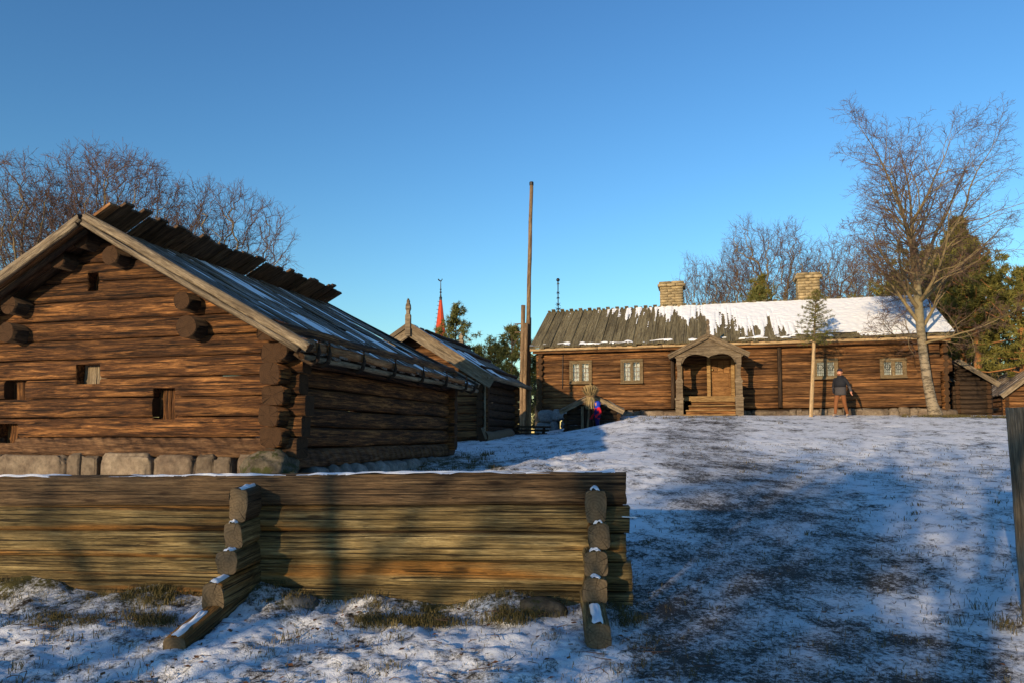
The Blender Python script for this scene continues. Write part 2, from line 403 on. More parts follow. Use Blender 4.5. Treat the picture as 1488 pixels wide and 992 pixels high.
def vnoise(x, y, seed=0):
    xi, yi = np.floor(x).astype(np.int64), np.floor(y).astype(np.int64); fx, fy = x - xi, y - yi
    fx, fy = fx * fx * (3 - 2 * fx), fy * fy * (3 - 2 * fy)
    def h(i, j):
        n = (i * 374761393 + j * 668265263 + seed * 1442695041) & 0x7fffffff
        n = ((n ^ (n >> 13)) * 1274126177) & 0x7fffffff
        return ((n ^ (n >> 16)) & 0xffff) / 65535.
    return (h(xi, yi) * (1 - fx) + h(xi + 1, yi) * fx) * (1 - fy) + (h(xi, yi + 1) * (1 - fx) + h(xi + 1, yi + 1) * fx) * fy

def ground():
    ys = [-400., -150, -60, -25, -10, -4, 0, 2, 3, 3.6]; y = 3.8
    while y < 3000: ys.append(y); y += max(.018, .0055 * y - .004 if y < 34 else .06 * (y - 30))
    ys = np.array(ys)
    t = np.linspace(-1, 1, 640); xs = np.sinh(t * 6.4) / np.sinh(6.4) * 1500
    # even spacing in view: blend so the middle 40 m is dense
    xs = np.sort(np.concatenate([xs[np.abs(xs) > 26], np.linspace(-9, 9, 520), np.linspace(9.06, 26, 190), np.linspace(-26, -9.06, 120)]))
    X, Y = np.meshgrid(xs, ys); x, y = X.ravel(), Y.ravel()
    z = gz_np(x, y); pd = path_d(x, y)
    pth = 1 - sstep(.7, 1.75, pd + (vnoise(x * .9, y * .9, 3) - .5) * 1.1)
    pth = np.maximum(pth, (1 - sstep(4.5, 6.3, y)) * sstep(.6, 1.8, x) * .9)
    pth = pth * (.95 - .35 * sstep(11, 20, y))
    fine = 1 - sstep(14, 30, y)
    lump = (vnoise(x * 2.3, y * 2.3, 1) - .5) * .07 + (vnoise(x * 6.1, y * 6.1, 2) - .5) * .05 + (vnoise(x * 15, y * 15, 4) - .5) * .028 * fine + (vnoise(x * 34, y * 34, 5) - .5) * .012 * fine
    lump = lump * (1 - .55 * sstep(.8, 2.0, x) * sstep(4, 6, y) - .45 * sstep(12, 15, y) * sstep(1.2, -.5, x))
    z = z + lump * (1 - .62 * pth) * (1 - .8 * sstep(40, 60, y)) + (vnoise(x * .35, y * .35, 8) - .5) * .16 * sstep(9, 14, y) * (1 - .9 * sstep(26, 29, y))
    n, m = len(ys), len(xs)
    i = np.arange(n - 1)[:, None] * m + np.arange(m - 1)[None, :]
    F = np.stack([i, i + 1, i + m + 1, i + m], -1).reshape(-1, 4)
    me = np_mesh('ground', np.stack([x, y, z], 1), F)
    a = me.attributes.new('trodden', 'FLOAT', 'POINT'); a.data.foreach_set('value', pth.astype(np.float32))
    g = .9 * np.exp(-(((x - 16.6) / 1.6) ** 2 + ((y - 26.6) / .8) ** 2)) + .7 * np.exp(-(((x - 19.5) / 2.5) ** 2 + ((y - 26.8) / .9) ** 2))
    fy = 7.0 + .0875 * (1.09 - x)
    g = np.maximum(g, .55 * np.exp(-((y - fy + .22) / .3) ** 2) * sstep(1.3, .8, x) * sstep(.35, .7, vnoise(x * 1.7, y * 1.2, 21)))
    g = np.maximum(g, .5 * np.exp(-(((x + 1.5) / 1.6) ** 2 + ((y - 14.8) / 2.2) ** 2)))
    b = me.attributes.new('grassy', 'FLOAT', 'POINT'); b.data.foreach_set('value', g.astype(np.float32))
    m_, nt, bs = newmat('thin_snow_over_grass')
    tc = nd(nt, 'ShaderNodeTexCoord').outputs['Object']
    pa = nd(nt, 'ShaderNodeAttribute', attribute_name='trodden').outputs['Fac']; ga = nd(nt, 'ShaderNodeAttribute', attribute_name='grassy').outputs['Fac']
    big = nse(nt, tc, 1.1, 5, .6); mid_ = nse(nt, vmul(nt, tc, (1, .8, 1)), 4.5, 8, .72, .3); fin = nse(nt, tc, 24, 5, .75); grit = nse(nt, tc, 95, 3, .7)
    k = mth(nt, 'ADD', mth(nt, 'MULTIPLY', mid_, .48), mth(nt, 'ADD', mth(nt, 'MULTIPLY', fin, .37), mth(nt, 'MULTIPLY', grit, .15)))
    k = mth(nt, 'ADD', k, mth(nt, 'MULTIPLY', mth(nt, 'SUBTRACT', big, .5), .30))
    kp = mth(nt, 'ADD', mth(nt, 'MULTIPLY', fin, .45), mth(nt, 'ADD', mth(nt, 'MULTIPLY', mid_, .35), mth(nt, 'MULTIPLY', grit, .25)))
    kp = mth(nt, 'ADD', kp, mth(nt, 'MULTIPLY', mth(nt, 'SUBTRACT', big, .5), .35))
    off = nd(nt, 'ShaderNodeSeparateXYZ', {0: nd(nt, 'ShaderNodeNewGeometry').outputs['Normal']}).outputs[2]
    kk = nd(nt, 'ShaderNodeMix', {0: pa, 2: mth(nt, 'ADD', k, .055), 3: mth(nt, 'SUBTRACT', kp, .038)}).outputs[0]
    kk = mth(nt, 'SUBTRACT', kk, mth(nt, 'MULTIPLY', ga, .16))
    snowf = ramp(nt, kk, [(.45, (0, 0, 0)), (.545, (1, 1, 1))])
    soil = mix(nt, fin, (.022, .016, .010), (.075, .055, .034))
    gr = mix(nt, fin, (.030, .032, .008), (.12, .10, .035))
    soil = mix(nt, ramp(nt, mth(nt, 'ADD', mid_, mth(nt, 'MULTIPLY', ga, .4)), [(.45, (0, 0, 0)), (.6, (1, 1, 1))]), soil, gr)
    grav = mix(nt, grit, (.02, .018, .017), (.10, .088, .078))
    soil = mix(nt, pa, soil, grav)
    sn = mix(nt, mid_, (.66, .68, .72), (.84, .85, .87)); snp = mix(nt, fin, (.48, .49, .52), (.76, .77, .80))
    nt.links.new(mix(nt, snowf, soil, mix(nt, pa, sn, snp)), bs.inputs['Base Color'])
    bs.inputs['Roughness'].default_value = .85; bs.inputs['Specular IOR Level'].default_value = .15
    hh = mth(nt, 'ADD', mth(nt, 'MULTIPLY', snowf, .5), mth(nt, 'ADD', mth(nt, 'MULTIPLY', fin, .6), mth(nt, 'MULTIPLY', grit, .3)))
    bp = nd(nt, 'ShaderNodeBump', {'Strength': .7, 'Distance': .03, 'Height': hh}); nt.links.new(bp.outputs[0], bs.inputs['Normal'])
    o = obj('ground', me, m_, smooth=True); tag(o, 'snow dusted grassy slope with a trodden path', None, kind='structure')
ground()

# ------------------------------------------------------------------ shared building pieces
def split_row(a0, a1, z0, z1, holes):
    """one log row cut round openings: pieces (a0, a1, z0, z1, notches); an opening that takes only part of the row's height is notched out of the log"""
    cuts = sorted(h for h in holes if h[2] < z1 - .02 and h[3] > z0 + .02 and h[0] < a1 and h[1] > a0)
    segs, x, notch = [], a0, []
    for hx0, hx1, hz0, hz1 in cuts:
        lo, hi = hz0 - z0, z1 - hz1
        if max(lo, hi) > .05: notch.append((hx0, hx1, z0 if lo >= hi else max(z0, hz1), min(z1, hz0) if lo >= hi else z1)); continue
        segs.append((x, hx0)); x = hx1
    segs.append((x, a1))
    return [(p, q, z0, z1, [n for n in notch if n[0] < q and n[1] > p]) for p, q in segs if q - p > .03]
_seed = [0]
def put_log(parent, axis, a0, a1, c, z0, z1, th, mats, ns=12, e=3.2, amp=.012, name='log', seglen=.55, notches=(), slant=0.):
    _seed[0] += 1; L = a1 - a0
    me = log_mesh(L, th, (z1 - z0) * 1.0, _seed[0], ns=ns, nx=max(2, min(16, int(L / seglen))), e=e, amp=amp, notches=[(p - (a0 + a1) / 2, q - (a0 + a1) / 2, lo - (z0 + z1) / 2, hi - (z0 + z1) / 2) for p, q, lo, hi in notches], slant=slant)
    loc = ((a0 + a1) / 2, c, (z0 + z1) / 2) if axis == 'x' else (c, (a0 + a1) / 2, (z0 + z1) / 2)
    return obj(name, me, mats, parent, loc, (0, 0, 0) if axis == 'x' else (0, 0, math.pi / 2))
def put_board(parent, p0, p1, wd, t, mat, name='board', up=(0, 0, 1), nx=3, warp=.006):
    """plank from p0 to p1, its width lying across `up`"""
    p0, p1 = Vector(p0), Vector(p1); X = (p1 - p0); L = X.length; X.normalize()
    Y = Vector(up).cross(X).normalized(); Z = X.cross(Y)
    _seed[0] += 1
    o = obj(name, board_mesh(L, wd, t, _seed[0], nx=nx, warp=warp), mat, parent)
    o.matrix_local = Matrix((X, Y, Z)).transposed().to_4x4(); o.location = (p0 + p1) / 2
    return o
def put_pole(parent, p0, p1, r, mats, name='pole', ns=10, amp=.012, taper=0., nx=8, h=None, e=2.):
    p0, p1 = Vector(p0), Vector(p1); X = p1 - p0; L = X.length; X.normalize()
    Y = Vector((0, 0, 1)).cross(X); Y = Y.normalized() if Y.length > 1e-3 else Vector((0, 1, 0)); Z = X.cross(Y)
    _seed[0] += 1
    o = obj(name, log_mesh(L, 2 * r, h or 2 * r, _seed[0], ns=ns, nx=nx, e=e, amp=amp, taper=taper), mats, parent)
    o.matrix_local = Matrix((X, Y, Z)).transposed().to_4x4(); o.location = (p0 + p1) / 2
    return o
def snow_sheet(parent, P0, U, Vv, nrm, lu, lv, step, fn, thick=.05, name='snow'):
    """patchy snow over the rectangle P0+u*U+v*V; fn(u,v)>0 where snow lies, it thins to nothing at its rim"""
    nu, nv = int(lu / step) + 1, int(lv / step) + 1
    u = np.linspace(0, lu, nu); v = np.linspace(0, lv, nv); UU, VV = np.meshgrid(u, v)
    f = fn(UU, VV); h = np.clip(f * 3.5, -.25, 1) * thick * (.75 + .5 * vnoise(UU * 7, VV * 7, 12))
    P = np.array(P0)[None, None] + UU[..., None] * np.array(U) + VV[..., None] * np.array(Vv) + h[..., None] * np.array(nrm)
    keep = f > -.04; i = np.arange(nu * nv).reshape(nv, nu)
    q = np.stack([i[:-1, :-1], i[:-1, 1:], i[1:, 1:], i[1:, :-1]], -1)
    k = keep[:-1, :-1] & keep[:-1, 1:] & keep[1:, 1:] & keep[1:, :-1]
    F = q[k]
    if not len(F): return None
    used = np.unique(F); mp = np.full(nu * nv, -1); mp[used] = np.arange(len(used))
    o = obj(name, np_mesh(name, P.reshape(-1, 3)[used], mp[F]), M['snow'], parent, smooth=True)
    o['kind'] = 'stuff'; return o

# ------------------------------------------------------------------ the barn on the left
BARN = (-3.30, 10.5, 1.27)
def barn():
    B = empty('log_barn', BARN, G15, 'large dark timber barn at left with gable to the viewer and snow streaked board roof', 'barn')
    LEN, W2, RZ_, TAN = 6.6, 3.1, 3.50, .548
    th = math.atan(TAN); zr = lambda X: RZ_ - TAN * abs(X + W2)
    wm, we = M['barn'], M['barn_end']
    def hole(px, py, pw, ph):
        x0, z1 = onplane(px - pw / 2, py - ph / 2, BARN, G15, -.12); x1, z0 = onplane(px + pw / 2, py + ph / 2, BARN, G15, -.12)
        return (x0, x1, z0, z1)
    holes = [hole(136, 410, 15, 26), hole(128, 543, 34, 28), hole(22, 564, 29, 26), hole(238, 586, 31, 45), hole(12, 629, 27, 28)]
    H = .305; rows = 11
    for r in range(rows):
        z0, z1 = r * H, (r + 1) * H
        if z0 > 1.5: half = (RZ_ - .06 - (z0 + z1) / 2) / TAN; a0, a1 = -W2 - half, -W2 + half
        else: a0, a1 = -2 * W2 - .30 - .05 * (r % 2), .30 + .05 * ((r * 7) % 3)
        if a1 - a0 < .3: continue
        for (x0, x1, q0, q1, nt_) in split_row(a0, a1, z0, z1, holes):
            put_log(B, 'x', x0, x1, -.015 if r == 0 else rnd.uniform(-.008, .008), q0 + .006, q1 - .006, .30 if r == 0 else .25, [M['barn_sill'] if r == 0 else wm, we], ns=24, e=9, amp=.006, seglen=.2, notches=nt_, slant=(1 / TAN if z0 > 1.5 and x1 - x0 > .6 and abs(x0 - a0) < .01 and abs(x1 - a1) < .01 else 0))
    for h in holes:   # hatch boards set back in the openings
        n = 2 if h[1] - h[0] > .25 else 1
        for k in range(n):
            wd = (h[1] - h[0] + .06) / n
            put_board(B, (h[0] - .03 + wd * (k + .5), .06, h[2] - .04), (h[0] - .03 + wd * (k + .5), .06, h[3] + .04), wd - .012, .03, M['grey'] if h[2] > 1 and h[2] < 1.6 else M['barn'], 'hatch_board', up=(0, -1, 0))
    # long walls (right one in view) and back gable
    for side in (0, 1):
        X = 0 if side == 0 else -2 * W2
        for r in range(7 if side == 0 else 6):
            z0 = -.15 + r * .30; z1 = z0 + .30
            front = [-.42, -.36, -.40, -.33, -.42, -.36, -.50][r]
            put_log(B, 'y', front, LEN + .35 + .05 * (r % 2), X, z0 + .004, z1 - .004, .31 + .03 * (r % 2), [M['barn'] if r else M['barn_sill'], we], ns=20, e=4.2, amp=.02, seglen=.3)
    for r in range(10):
        z0, z1 = r * H, (r + 1) * H
        half = min(W2 + .3, (RZ_ - .16 - z1) / TAN) if z0 > 1.6 else W2 + .3
        put_log(B, 'x', -W2 - half, -W2 + half, LEN, z0 + .004, z1 - .004, .24, [wm, we], ns=8)
    # purlins whose ends stand out of the gable
    for px, py, r in ((115, 346, .155), (82, 376, .145), (159, 371, .145), (263, 437, .135), (270, 475, .165), (11, 443, .15), (8, 483, .16), (406, 509, .12)):
        X, Z = onplane(px, py, BARN, G15, -.40)
        put_pole(B, (X, -.40, Z), (X, LEN + .5, Z), r, [M['darkwood'], we], 'purlin', ns=16, amp=.012)
    # roof boards
    F0, F1 = -.62, LEN + .10; SK = .62     # the far verge runs out a little towards the eave
    cs, sn = math.cos(th), math.sin(th); n_r = 38; wb = (F1 - F0) / n_r
    ex = .62    # eave overhang in X
    Lr = (W2 + ex) / cs
    for k in range(n_r):
        y = F0 + wb * (k + .5); lift = .02 + .035 * (k % 2)
        L = Lr + rnd.uniform(-.03, .05)
        _seed[0] += 1
        sk = SK * (k + .5) / n_r; c = Vector((-W2 + cs * L / 2, y + sk / 2, RZ_ - sn * L / 2 + lift))
        obj('roof_board', board_mesh(L, wb * (1.35 if k % 2 else 1.1), .035, _seed[0], nx=6, warp=.012), M['roofgrey'], B, c, (rnd.uniform(-.03, .03), th, math.atan(sk / (cs * L))))
    n_l = 36; wl = (F1 - F0 - .2) / n_l
    for k in range(n_l):   # far slope, its boards run on past the ridge
        y = F0 + .05 + wl * (k + .5); over = rnd.uniform(.46, .60); L = Lr + over
        _seed[0] += 1
        c = Vector((-W2 - cs * (L / 2 - over), y, RZ_ + .075 - sn * (L / 2 - over) + .02 * (k % 2)))
        obj('ridge_board', board_mesh(L, wl * (.985 if k % 4 else .86), .045, _seed[0], nx=4, warp=.01), M['ridge'] if k else M['orange'], B, c, (rnd.uniform(-.05, .05), -th + rnd.uniform(-.012, .012), 0))
    # verge timbers of the near gable
    for s in (1, -1):
        d = Vector((s * cs, 0, -sn)); top = Vector((-W2 + s * .05, F0 - .02, RZ_))
        put_pole(B, top + Vector((0, .03, .10)), top + d * (Lr + .10) + Vector((0, .03, .10)), .075, [M['grey'], we], 'verge_log', ns=16, amp=.026, nx=26, h=.135, e=3.2)
        put_pole(B, top + Vector((0, -.04, -.012)), top + d * (Lr - .05) + Vector((0, -.04, -.012)), .040, [M['grey'], we], 'verge_pole', ns=10, amp=.018, nx=18)
        put_pole(B, top + Vector((0, .16, -.05)), top + d * (Lr - .1) + Vector((0, .16, -.05)), .05, [M['darkwood'], we], 'verge_pole', ns=8, amp=.02, nx=12)
        tb = Vector((-W2, F1, RZ_))
        put_pole(B, tb + Vector((0, -.1, .05)), tb + d * Lr + Vector((0, -.1 + SK * (s > 0), .05)), .06, [M['darkwood'], we], 'verge_log', ns=10, amp=.02, nx=14)
        if s == 1:
            put_pole(B, tb + d * 1.6 + Vector((0, .10 + SK * .4, .04)), tb + d * Lr + Vector((0, .06 + SK, .06)), .055, [M['grey'], we], 'verge_log', ns=10, amp=.03, nx=14)
    # eave: short split timbers on the roof edge, a pole under them, wooden hooks
    E = Vector((-W2 + (W2 + ex), 0, RZ_ - TAN * (W2 + ex)))
    cuts = [F0 - .02, -.28, .02, 1.1, 2.3, 3.6, 4.9, 6.2]
    for k, (a, b) in enumerate(zip(cuts[:-1], cuts[1:])):
        put_log(B, 'y', a + .03, b - .03, E.x - .02, E.z + .03, E.z + .19 - .012 * k, .13, [M['orange'], M['orange']], ns=10, e=5, amp=.01, name='eave_board', seglen=.2)
    put_pole(B, (E.x - .05, F0 + .1, E.z - .055), (E.x - .05, F1 + SK, E.z - .055), .045, [M['grey'], we], 'eave_pole', ns=10, amp=.03, nx=26)
    for y in cuts[1:] + [6.8]:
        pts = [Vector((E.x - .30, y, E.z + .02)), Vector((E.x - .16, y, E.z - .07)), Vector((E.x - .03, y, E.z - .13)), Vector((E.x + .055, y, E.z - .08)), Vector((E.x + .085, y, E.z + .04)), Vector((E.x + .07, y, E.z + .2))]
        o = tube_obj('eave_hook', [(pts, [.03, .032, .035, .034, .028, .018], 7)], M['darkwood'], B)
    def strips(u, v):   # u along the ridge, v up the slope from the eave
        bn = vnoise(u * 5.1 + .3, u * 0, 31); fl = vnoise(u * 9, v * 1.3, 32)
        return (vnoise(u * 13 + .7, v * .25, 33) - .60) * .9 + (bn - .55) * .6 + (fl - .5) * .5 + .03 + .35 * (v < .10) - .12 * sstep(3.5, 7, u) 
    snow_sheet(B, (E.x, F0 + .25, E.z + .052), (0, 1, 0), (-cs, 0, sn), (sn, 0, cs), F1 - F0 - .3, Lr - .05, .035, strips, .022, 'roof_snow')
    snow_sheet(B, (E.x + .05, F0 + .3, E.z + .165), (0, 1, -.012), (-1, 0, 0), (0, 0, 1), 6.6, .13, .03, lambda u, v: .25 - .8 * np.abs(v - .06) * 4 + (vnoise(u * 4, v * 9, 5) - .5) * .4, .02, 'eave_snow')
    snow_sheet(B, (E.x - .1, F1 + SK - .34, E.z + .075), (-cs, -SK / Lr, sn), (0, 1, 0), (sn, 0, cs), Lr - .5, .34, .03, lambda u, v: .1 - np.abs(v - .17) + (vnoise(u * 5, v * 7, 6) - .5) * .4, .04, 'verge_snow')
    # foundation
    xs = [(-6.5, -5.9, .3), (-5.87, -5.0, .3), (-4.97, -3.72, .28), (-3.66, -3.42, .26), (-3.40, -3.13, .24), (-2.98, -2.12, .3), (-2.02, -1.36, .29), (-1.31, -1.02, .27), (-.98, -.70, .3), (-.60, -.2, .28)]
    for k, (a, b, d) in enumerate(xs):
        obj('foundation_stone', stone_mesh((b - a) / 1.86, d, .44, k + 3, sub=4, e=.22, rough=.09), M['stone'], B, ((a + b) / 2, .02, -.40 + .02 * math.sin(k * 3)))
    obj('foundation_stone', stone_mesh(.36, .34, .30, 41, sub=4, e=.8, rough=.3), M['mossy'], B, (.0, -.32, -.18), (0, .2, .3))
    y = .5; k = 0
    while y < LEN + .2:
        d = rnd.uniform(.28, .55); gnd = gz(BARN[0] + .259 * y, BARN[1] + .966 * y) - BARN[2]; h = max(.16, (-.10 - gnd) / 2 + .1)
        obj('foundation_stone', stone_mesh(.24, d * .56, h, k + 60, sub=3, e=.6, rough=.2), M['greystone'], B, (.02 + rnd.uniform(-.05, .05), y + d / 2, -.14 - h))
        y += d; k += 1
    return B
barn()

# ------------------------------------------------------------------ storehouse behind the barn
STORE = (-.96, 23.0, 1.22)
def store():
    S = empty('log_storehouse', STORE, G15, 'dark log storehouse behind the barn with carved gable finial and grey bargeboards', 'storehouse')
    Xa, Za = onplane(594, 475, STORE, G15, -.8); Xe, Ze = onplane(711, 549, STORE, G15, -.8)
    LEN, W2, RZ_ = 3.9, -Xa, Za; TAN = (Za - Ze) / (Xe - Xa)
    th = math.atan(TAN); cs, sn = math.cos(th), math.sin(th); wm, we = M['house'], M['barn_end']
    H = .27
    for r in range(15):
        z0, z1 = r * H, (r + 1) * H
        half = min(W2, (RZ_ - .05 - (z0 + z1) / 2) / TAN)
        if half < .15: continue
        lo = z1 < RZ_ - TAN * W2 - .05
        for y in (0, LEN):
            put_log(S, 'x', -W2 - half - (.22 if lo else 0), -W2 + half + (.22 if lo else 0), y, z0 + .004, z1 - .004, .2, [wm, we], ns=10, e=4, amp=.01, slant=0 if lo else 1 / TAN)
    for X in (0, -2 * W2):
        for r in range(9):
            z0 = -.13 + r * H
            put_log(S, 'y', -.25, LEN + .25, X, z0 + .004, z0 + H - .004, .2, [M['darkwood'], we], ns=10, e=4)
    ex, F0, F1 = Xe, -.75, LEN + .7; Lr = (W2 + ex) / cs
    n = 20; wb = (F1 - F0) / n
    for s in (1, -1):
        for k in range(n):
            _seed[0] += 1; L = Lr + rnd.uniform(0, .06) + (.08 if s < 0 else 0)
            c = Vector((-W2 + s * cs * (L / 2 - (.08 if s < 0 else 0)), F0 + wb * (k + .5), RZ_ + .04 * (k % 2) - sn * (L / 2 - (.08 if s < 0 else 0))))
            obj('roof_board', board_mesh(L, wb * (1.25 if k % 2 else 1), .04, _seed[0], nx=3), M['roofgrey'], S, c, (0, s * th, 0))
        # wide bargeboard with a cover board
        top = Vector((-W2, F0 - .03, RZ_ + .02)); d = Vector((s * cs, 0, -sn))
        put_board(S, top + Vector((0, 0, -.13)) + d * .05, top + Vector((0, 0, -.13)) + d * (Lr + .10), .34, .05, M['grey'], 'bargeboard', up=(0, -1, 0))
        put_board(S, top + Vector((0, -.05, .06)), top + Vector((0, -.05, .06)) + d * (Lr + .10), .13, .04, M['porch'], 'bargeboard_cap', up=(0, -1, 0))
        # eave pole and hooks
        ez = RZ_ - TAN * (W2 + ex)
        X = -W2 + s * (W2 + ex)
        put_pole(S, (X, F0 - .05, ez + .04), (X, F1, ez + .04), .08, [M['grey'], we], 'eave_log', amp=.03, nx=14)
        # ridge weights: half round poles over the boards
        for q in (.25, 1.3, 2.5):
            p = Vector((-W2, 0, RZ_)) + d * q + Vector((0, 0, .10))
            put_pole(S, p + Vector((0, F0 + .9, 0)), p + Vector((0, F1 - .1, 0)), .07, [M['darkwood'], we], 'roof_weight_pole', amp=.03, nx=10)
    # finials
    def fin(y, h):
        o = [(-.085, -.35), (.085, -.35), (.085, .36 * h), (.05, .42 * h), (.05, .52 * h), (.08, .60 * h), (.07, .74 * h), (.035, .84 * h), (.04, .90 * h), (.0, 1.0 * h), (-.04, .90 * h), (-.035, .84 * h), (-.07, .74 * h), (-.08, .60 * h), (-.05, .52 * h), (-.05, .42 * h), (-.085, .36 * h)]
        obj('finial', prism_mesh('finial', o, -.05, .05), M['grey'], S, (-W2, y, RZ_ + .05))
    fin(F0 - .10, .85); fin(F1 - .3, .45)
    snow_sheet(S, (-W2 + cs * Lr, F0 + .1, RZ_ - sn * Lr + .10), (0, 1, 0), (-cs, 0, sn), (sn, 0, cs), 2.2, Lr, .05, lambda u, v: (vnoise(u * 3, v * 1.2, 44) - .55) + .25 * (u < .25), .03, 'roof_snow')
    # corner post, leaning pole and stones
    put_pole(S, (.42, LEN + .7, -.2), (.42, LEN + .7, RZ_ - TAN * (W2 + ex) + .05), .09, [M['pole'], we], 'porch_post', e=4)
    put_pole(S, (.16, -.16, -.1), (.14, -.14, 2.2), .035, [M['grey'], we], 'gutter_pole')
    for k in range(9):
        obj('foundation_stone', stone_mesh(.26, .3, .2, 200 + k), M['greystone'], S, (.02, k * .48, -.2))
    return S
store()

# ------------------------------------------------------------------ the farmhouse
HO = at(787, 600, 32.3); HOUSE = (HO.x, HO.y, 2.30)
HLEN = 16.15
def hp(px, py, c=0.): return onplane(px, py, HOUSE, G15, c)
def house():
    Hh = empty('log_farmhouse', HOUSE, G15, 'long low timber farmhouse with carved porch, two chimneys and half snowy board roof', 'house')
    DEP, EZ, RZ_ = 6.4, 3.14, 5.30; OV = .55
    run = DEP / 2 + OV; TAN = (RZ_ - EZ) / run; th = math.atan(TAN); cs, sn = math.cos(th), math.sin(th); Lr = run / cs
    wm, we = M['house'], M['house_end']
    # windows: (px centre, py centre, px width, px height, leaded)
    wins = [(844.5, 541, 26, 27, 0), (918.5, 539.5, 26, 28, 0), (1199, 536, 29, 22, 1), (1297, 535, 31, 21, 1)]
    holes = []
    for px, py, pw, ph, ld in wins:
        x0, z1 = hp(px - pw / 2, py - ph / 2); x1, z0 = hp(px + pw / 2, py + ph / 2); holes.append((x0, x1, z0, z1))
    dx0, dz1 = hp(1029, 519); dx1, dz0 = hp(1066, 580); dz0 = .95; holes.append((dx0, dx1, dz0, dz1)); door = holes[-1]
    H = .275; z00 = .42; rows = 10
    segs = [(-.0, hp(976, 560)[0]), (hp(982, 560)[0], hp(1132, 560)[0]), (hp(1134, 560)[0], HLEN)]
    for (a, b) in segs:
        for r in range(rows):
            z0, z1 = z00 + r * H, z00 + (r + 1) * H
            for (x0, x1, q0, q1, nt_) in split_row(a - (.22 if a < .1 else 0), b + (.22 if b > HLEN - .1 else 0), z0, z1, holes):
                put_log(Hh, 'x', x0, x1, rnd.uniform(-.02, .02), q0 + .003, q1 - .003, .19, [wm, we], ns=16, e=9, amp=.006, seglen=.4, notches=nt_)
    for X in (0, HLEN):
        for r in range(rows):
            z0 = z00 - .13 + r * H
            put_log(Hh, 'y', -.28 if X == 0 else -.12, DEP + .28, X, z0 + .003, z0 + H - .003, .19, [M['house'], we], ns=8, e=4)
        for r in range(7):   # gables
            z0 = z00 + (rows + r) * H; half = (RZ_ - .1 - z0 - H) / TAN
            if half > .1: put_log(Hh, 'x' if False else 'y', DEP / 2 - half, DEP / 2 + half, X, z0, z0 + H, .18, [wm, we], ns=8, e=4)
    for r in range(rows): put_log(Hh, 'x', -.2, HLEN + .2, DEP, z00 + r * H, z00 + (r + 1) * H, .19, [wm, we], ns=8, e=4)
    # upright cover timbers
    for px in (978, 1133): 
        X = hp(px, 560)[0]
        put_log(Hh, 'x', -1.3, 1.3, 0, -.08, .08, .16, [M['darkwood'], we], ns=8, e=5).matrix_local = Matrix.Translation((X, -.12, z00 + 1.32)) @ Matrix.Rotation(R(90), 4, 'Y')
    Hh.children[-1].name = 'wall_post'; Hh.children[-2].name = 'wall_post'
    for o in [c for c in Hh.children if abs(c.rotation_euler.y) > 1.5]: o.name = 'wall_post'
    X = hp(818, 540)[0]
    put_pole(Hh, (X, -.12, 1.35), (X + .03, -.12, 2.95), .018, [M['iron'], M['iron']], 'downlead', ns=6)
    # windows
    for h, (px, py, pw, ph, ld) in zip(holes, wins):
        x0, x1, z0, z1 = h; fw = .105; xm = (x0 + x1) / 2
        fr = obj('window', bevel_mesh(boxes_mesh('window', [(x0 - fw, x1 + fw, -.155, -.075, z1 + .002, z1 + fw), (x0 - fw, x1 + fw, -.175, -.075, z0 - fw, z0 - .002), (x0 - fw, x0, -.15, -.075, z0, z1), (x1, x1 + fw, -.15, -.075, z0, z1)]), .012, 1), M['frame'], Hh)
        put_board(Hh, (x0 - fw, -.2, z0 - fw + .02), (x1 + fw, -.2, z0 - fw + .02), .16, .04, M['frame'], 'sill').parent = fr
        for a, b in ((x0, xm - .025), (xm + .025, x1)):
            t = .045
            cas = [(a, b, -.13, -.08, z1 - t, z1 - .001), (a, b, -.13, -.08, z0 + .001, z0 + t), (a + .001, a + t, -.128, -.082, z0 + t, z1 - t), (b - t, b - .001, -.128, -.082, z0 + t, z1 - t)]
            obj('casement', boxes_mesh('casement', cas), M['frame'], fr)
            bars = []
            if not ld:
                for k in (1, 2): 
                    xx = a + t + (b - a - 2 * t) * k / 3 if False else a + t + (b - a - 2 * t) * (.5 if k == 1 else 9)
                    if k == 1: bars.append((xx - .011, xx + .011, -.118, -.092, z0 + t, z1 - t))
                for k in (1, 2, 3): 
                    zz = z0 + t + (z1 - z0 - 2 * t) * k / 4; bars.append((a + t, b - t, -.116, -.094, zz - .011, zz + .011))
            else:
                for k in range(1, 4): xx = a + t + (b - a - 2 * t) * k / 4; bars.append((xx - .007, xx + .007, -.114, -.096, z0 + t, z1 - t))
                for k in range(1, 5): zz = z0 + t + (z1 - z0 - 2 * t) * k / 5; bars.append((a + t, b - t, -.112, -.098, zz - .007, zz + .007))
            obj('glazing_bars', boxes_mesh('glazing_bars', bars), M['frame'] if not ld else M['iron'], fr)
            if ld:
                cx, cz, rr = (a + b) / 2, z0 + (z1 - z0) * .62, (b - a) * .30
                pts = [Vector((cx + rr * math.cos(q), -.105, cz + rr * math.sin(q))) for q in np.linspace(0, 2 * math.pi, 17)]
                dia = [Vector((cx + rr * 1.3 * math.cos(q), -.105, cz + rr * 1.3 * math.sin(q))) for q in np.linspace(0, 2 * math.pi, 5)]
                tube_obj('leading', [(pts, [.009] * 17, 5), (dia, [.008] * 5, 5)], M['iron'], fr)
            obj('pane', boxes_mesh('pane', [(a + t, b - t, -.108, -.102, z0 + t, z1 - t)]), M['glass'], fr)
            # a light curtain hangs behind the glass
            cur = []
            nV = 14; V = []; F = []
            for k in range(nV):
                xx = a + (b - a) * k / (nV - 1); yy = .03 + .018 * math.sin(k * 1.9)
                V += [(xx, yy, z0), (xx, yy, z1)]
            for k in range(nV - 1): F.append((2 * k, 2 * k + 2, 2 * k + 3, 2 * k + 1))
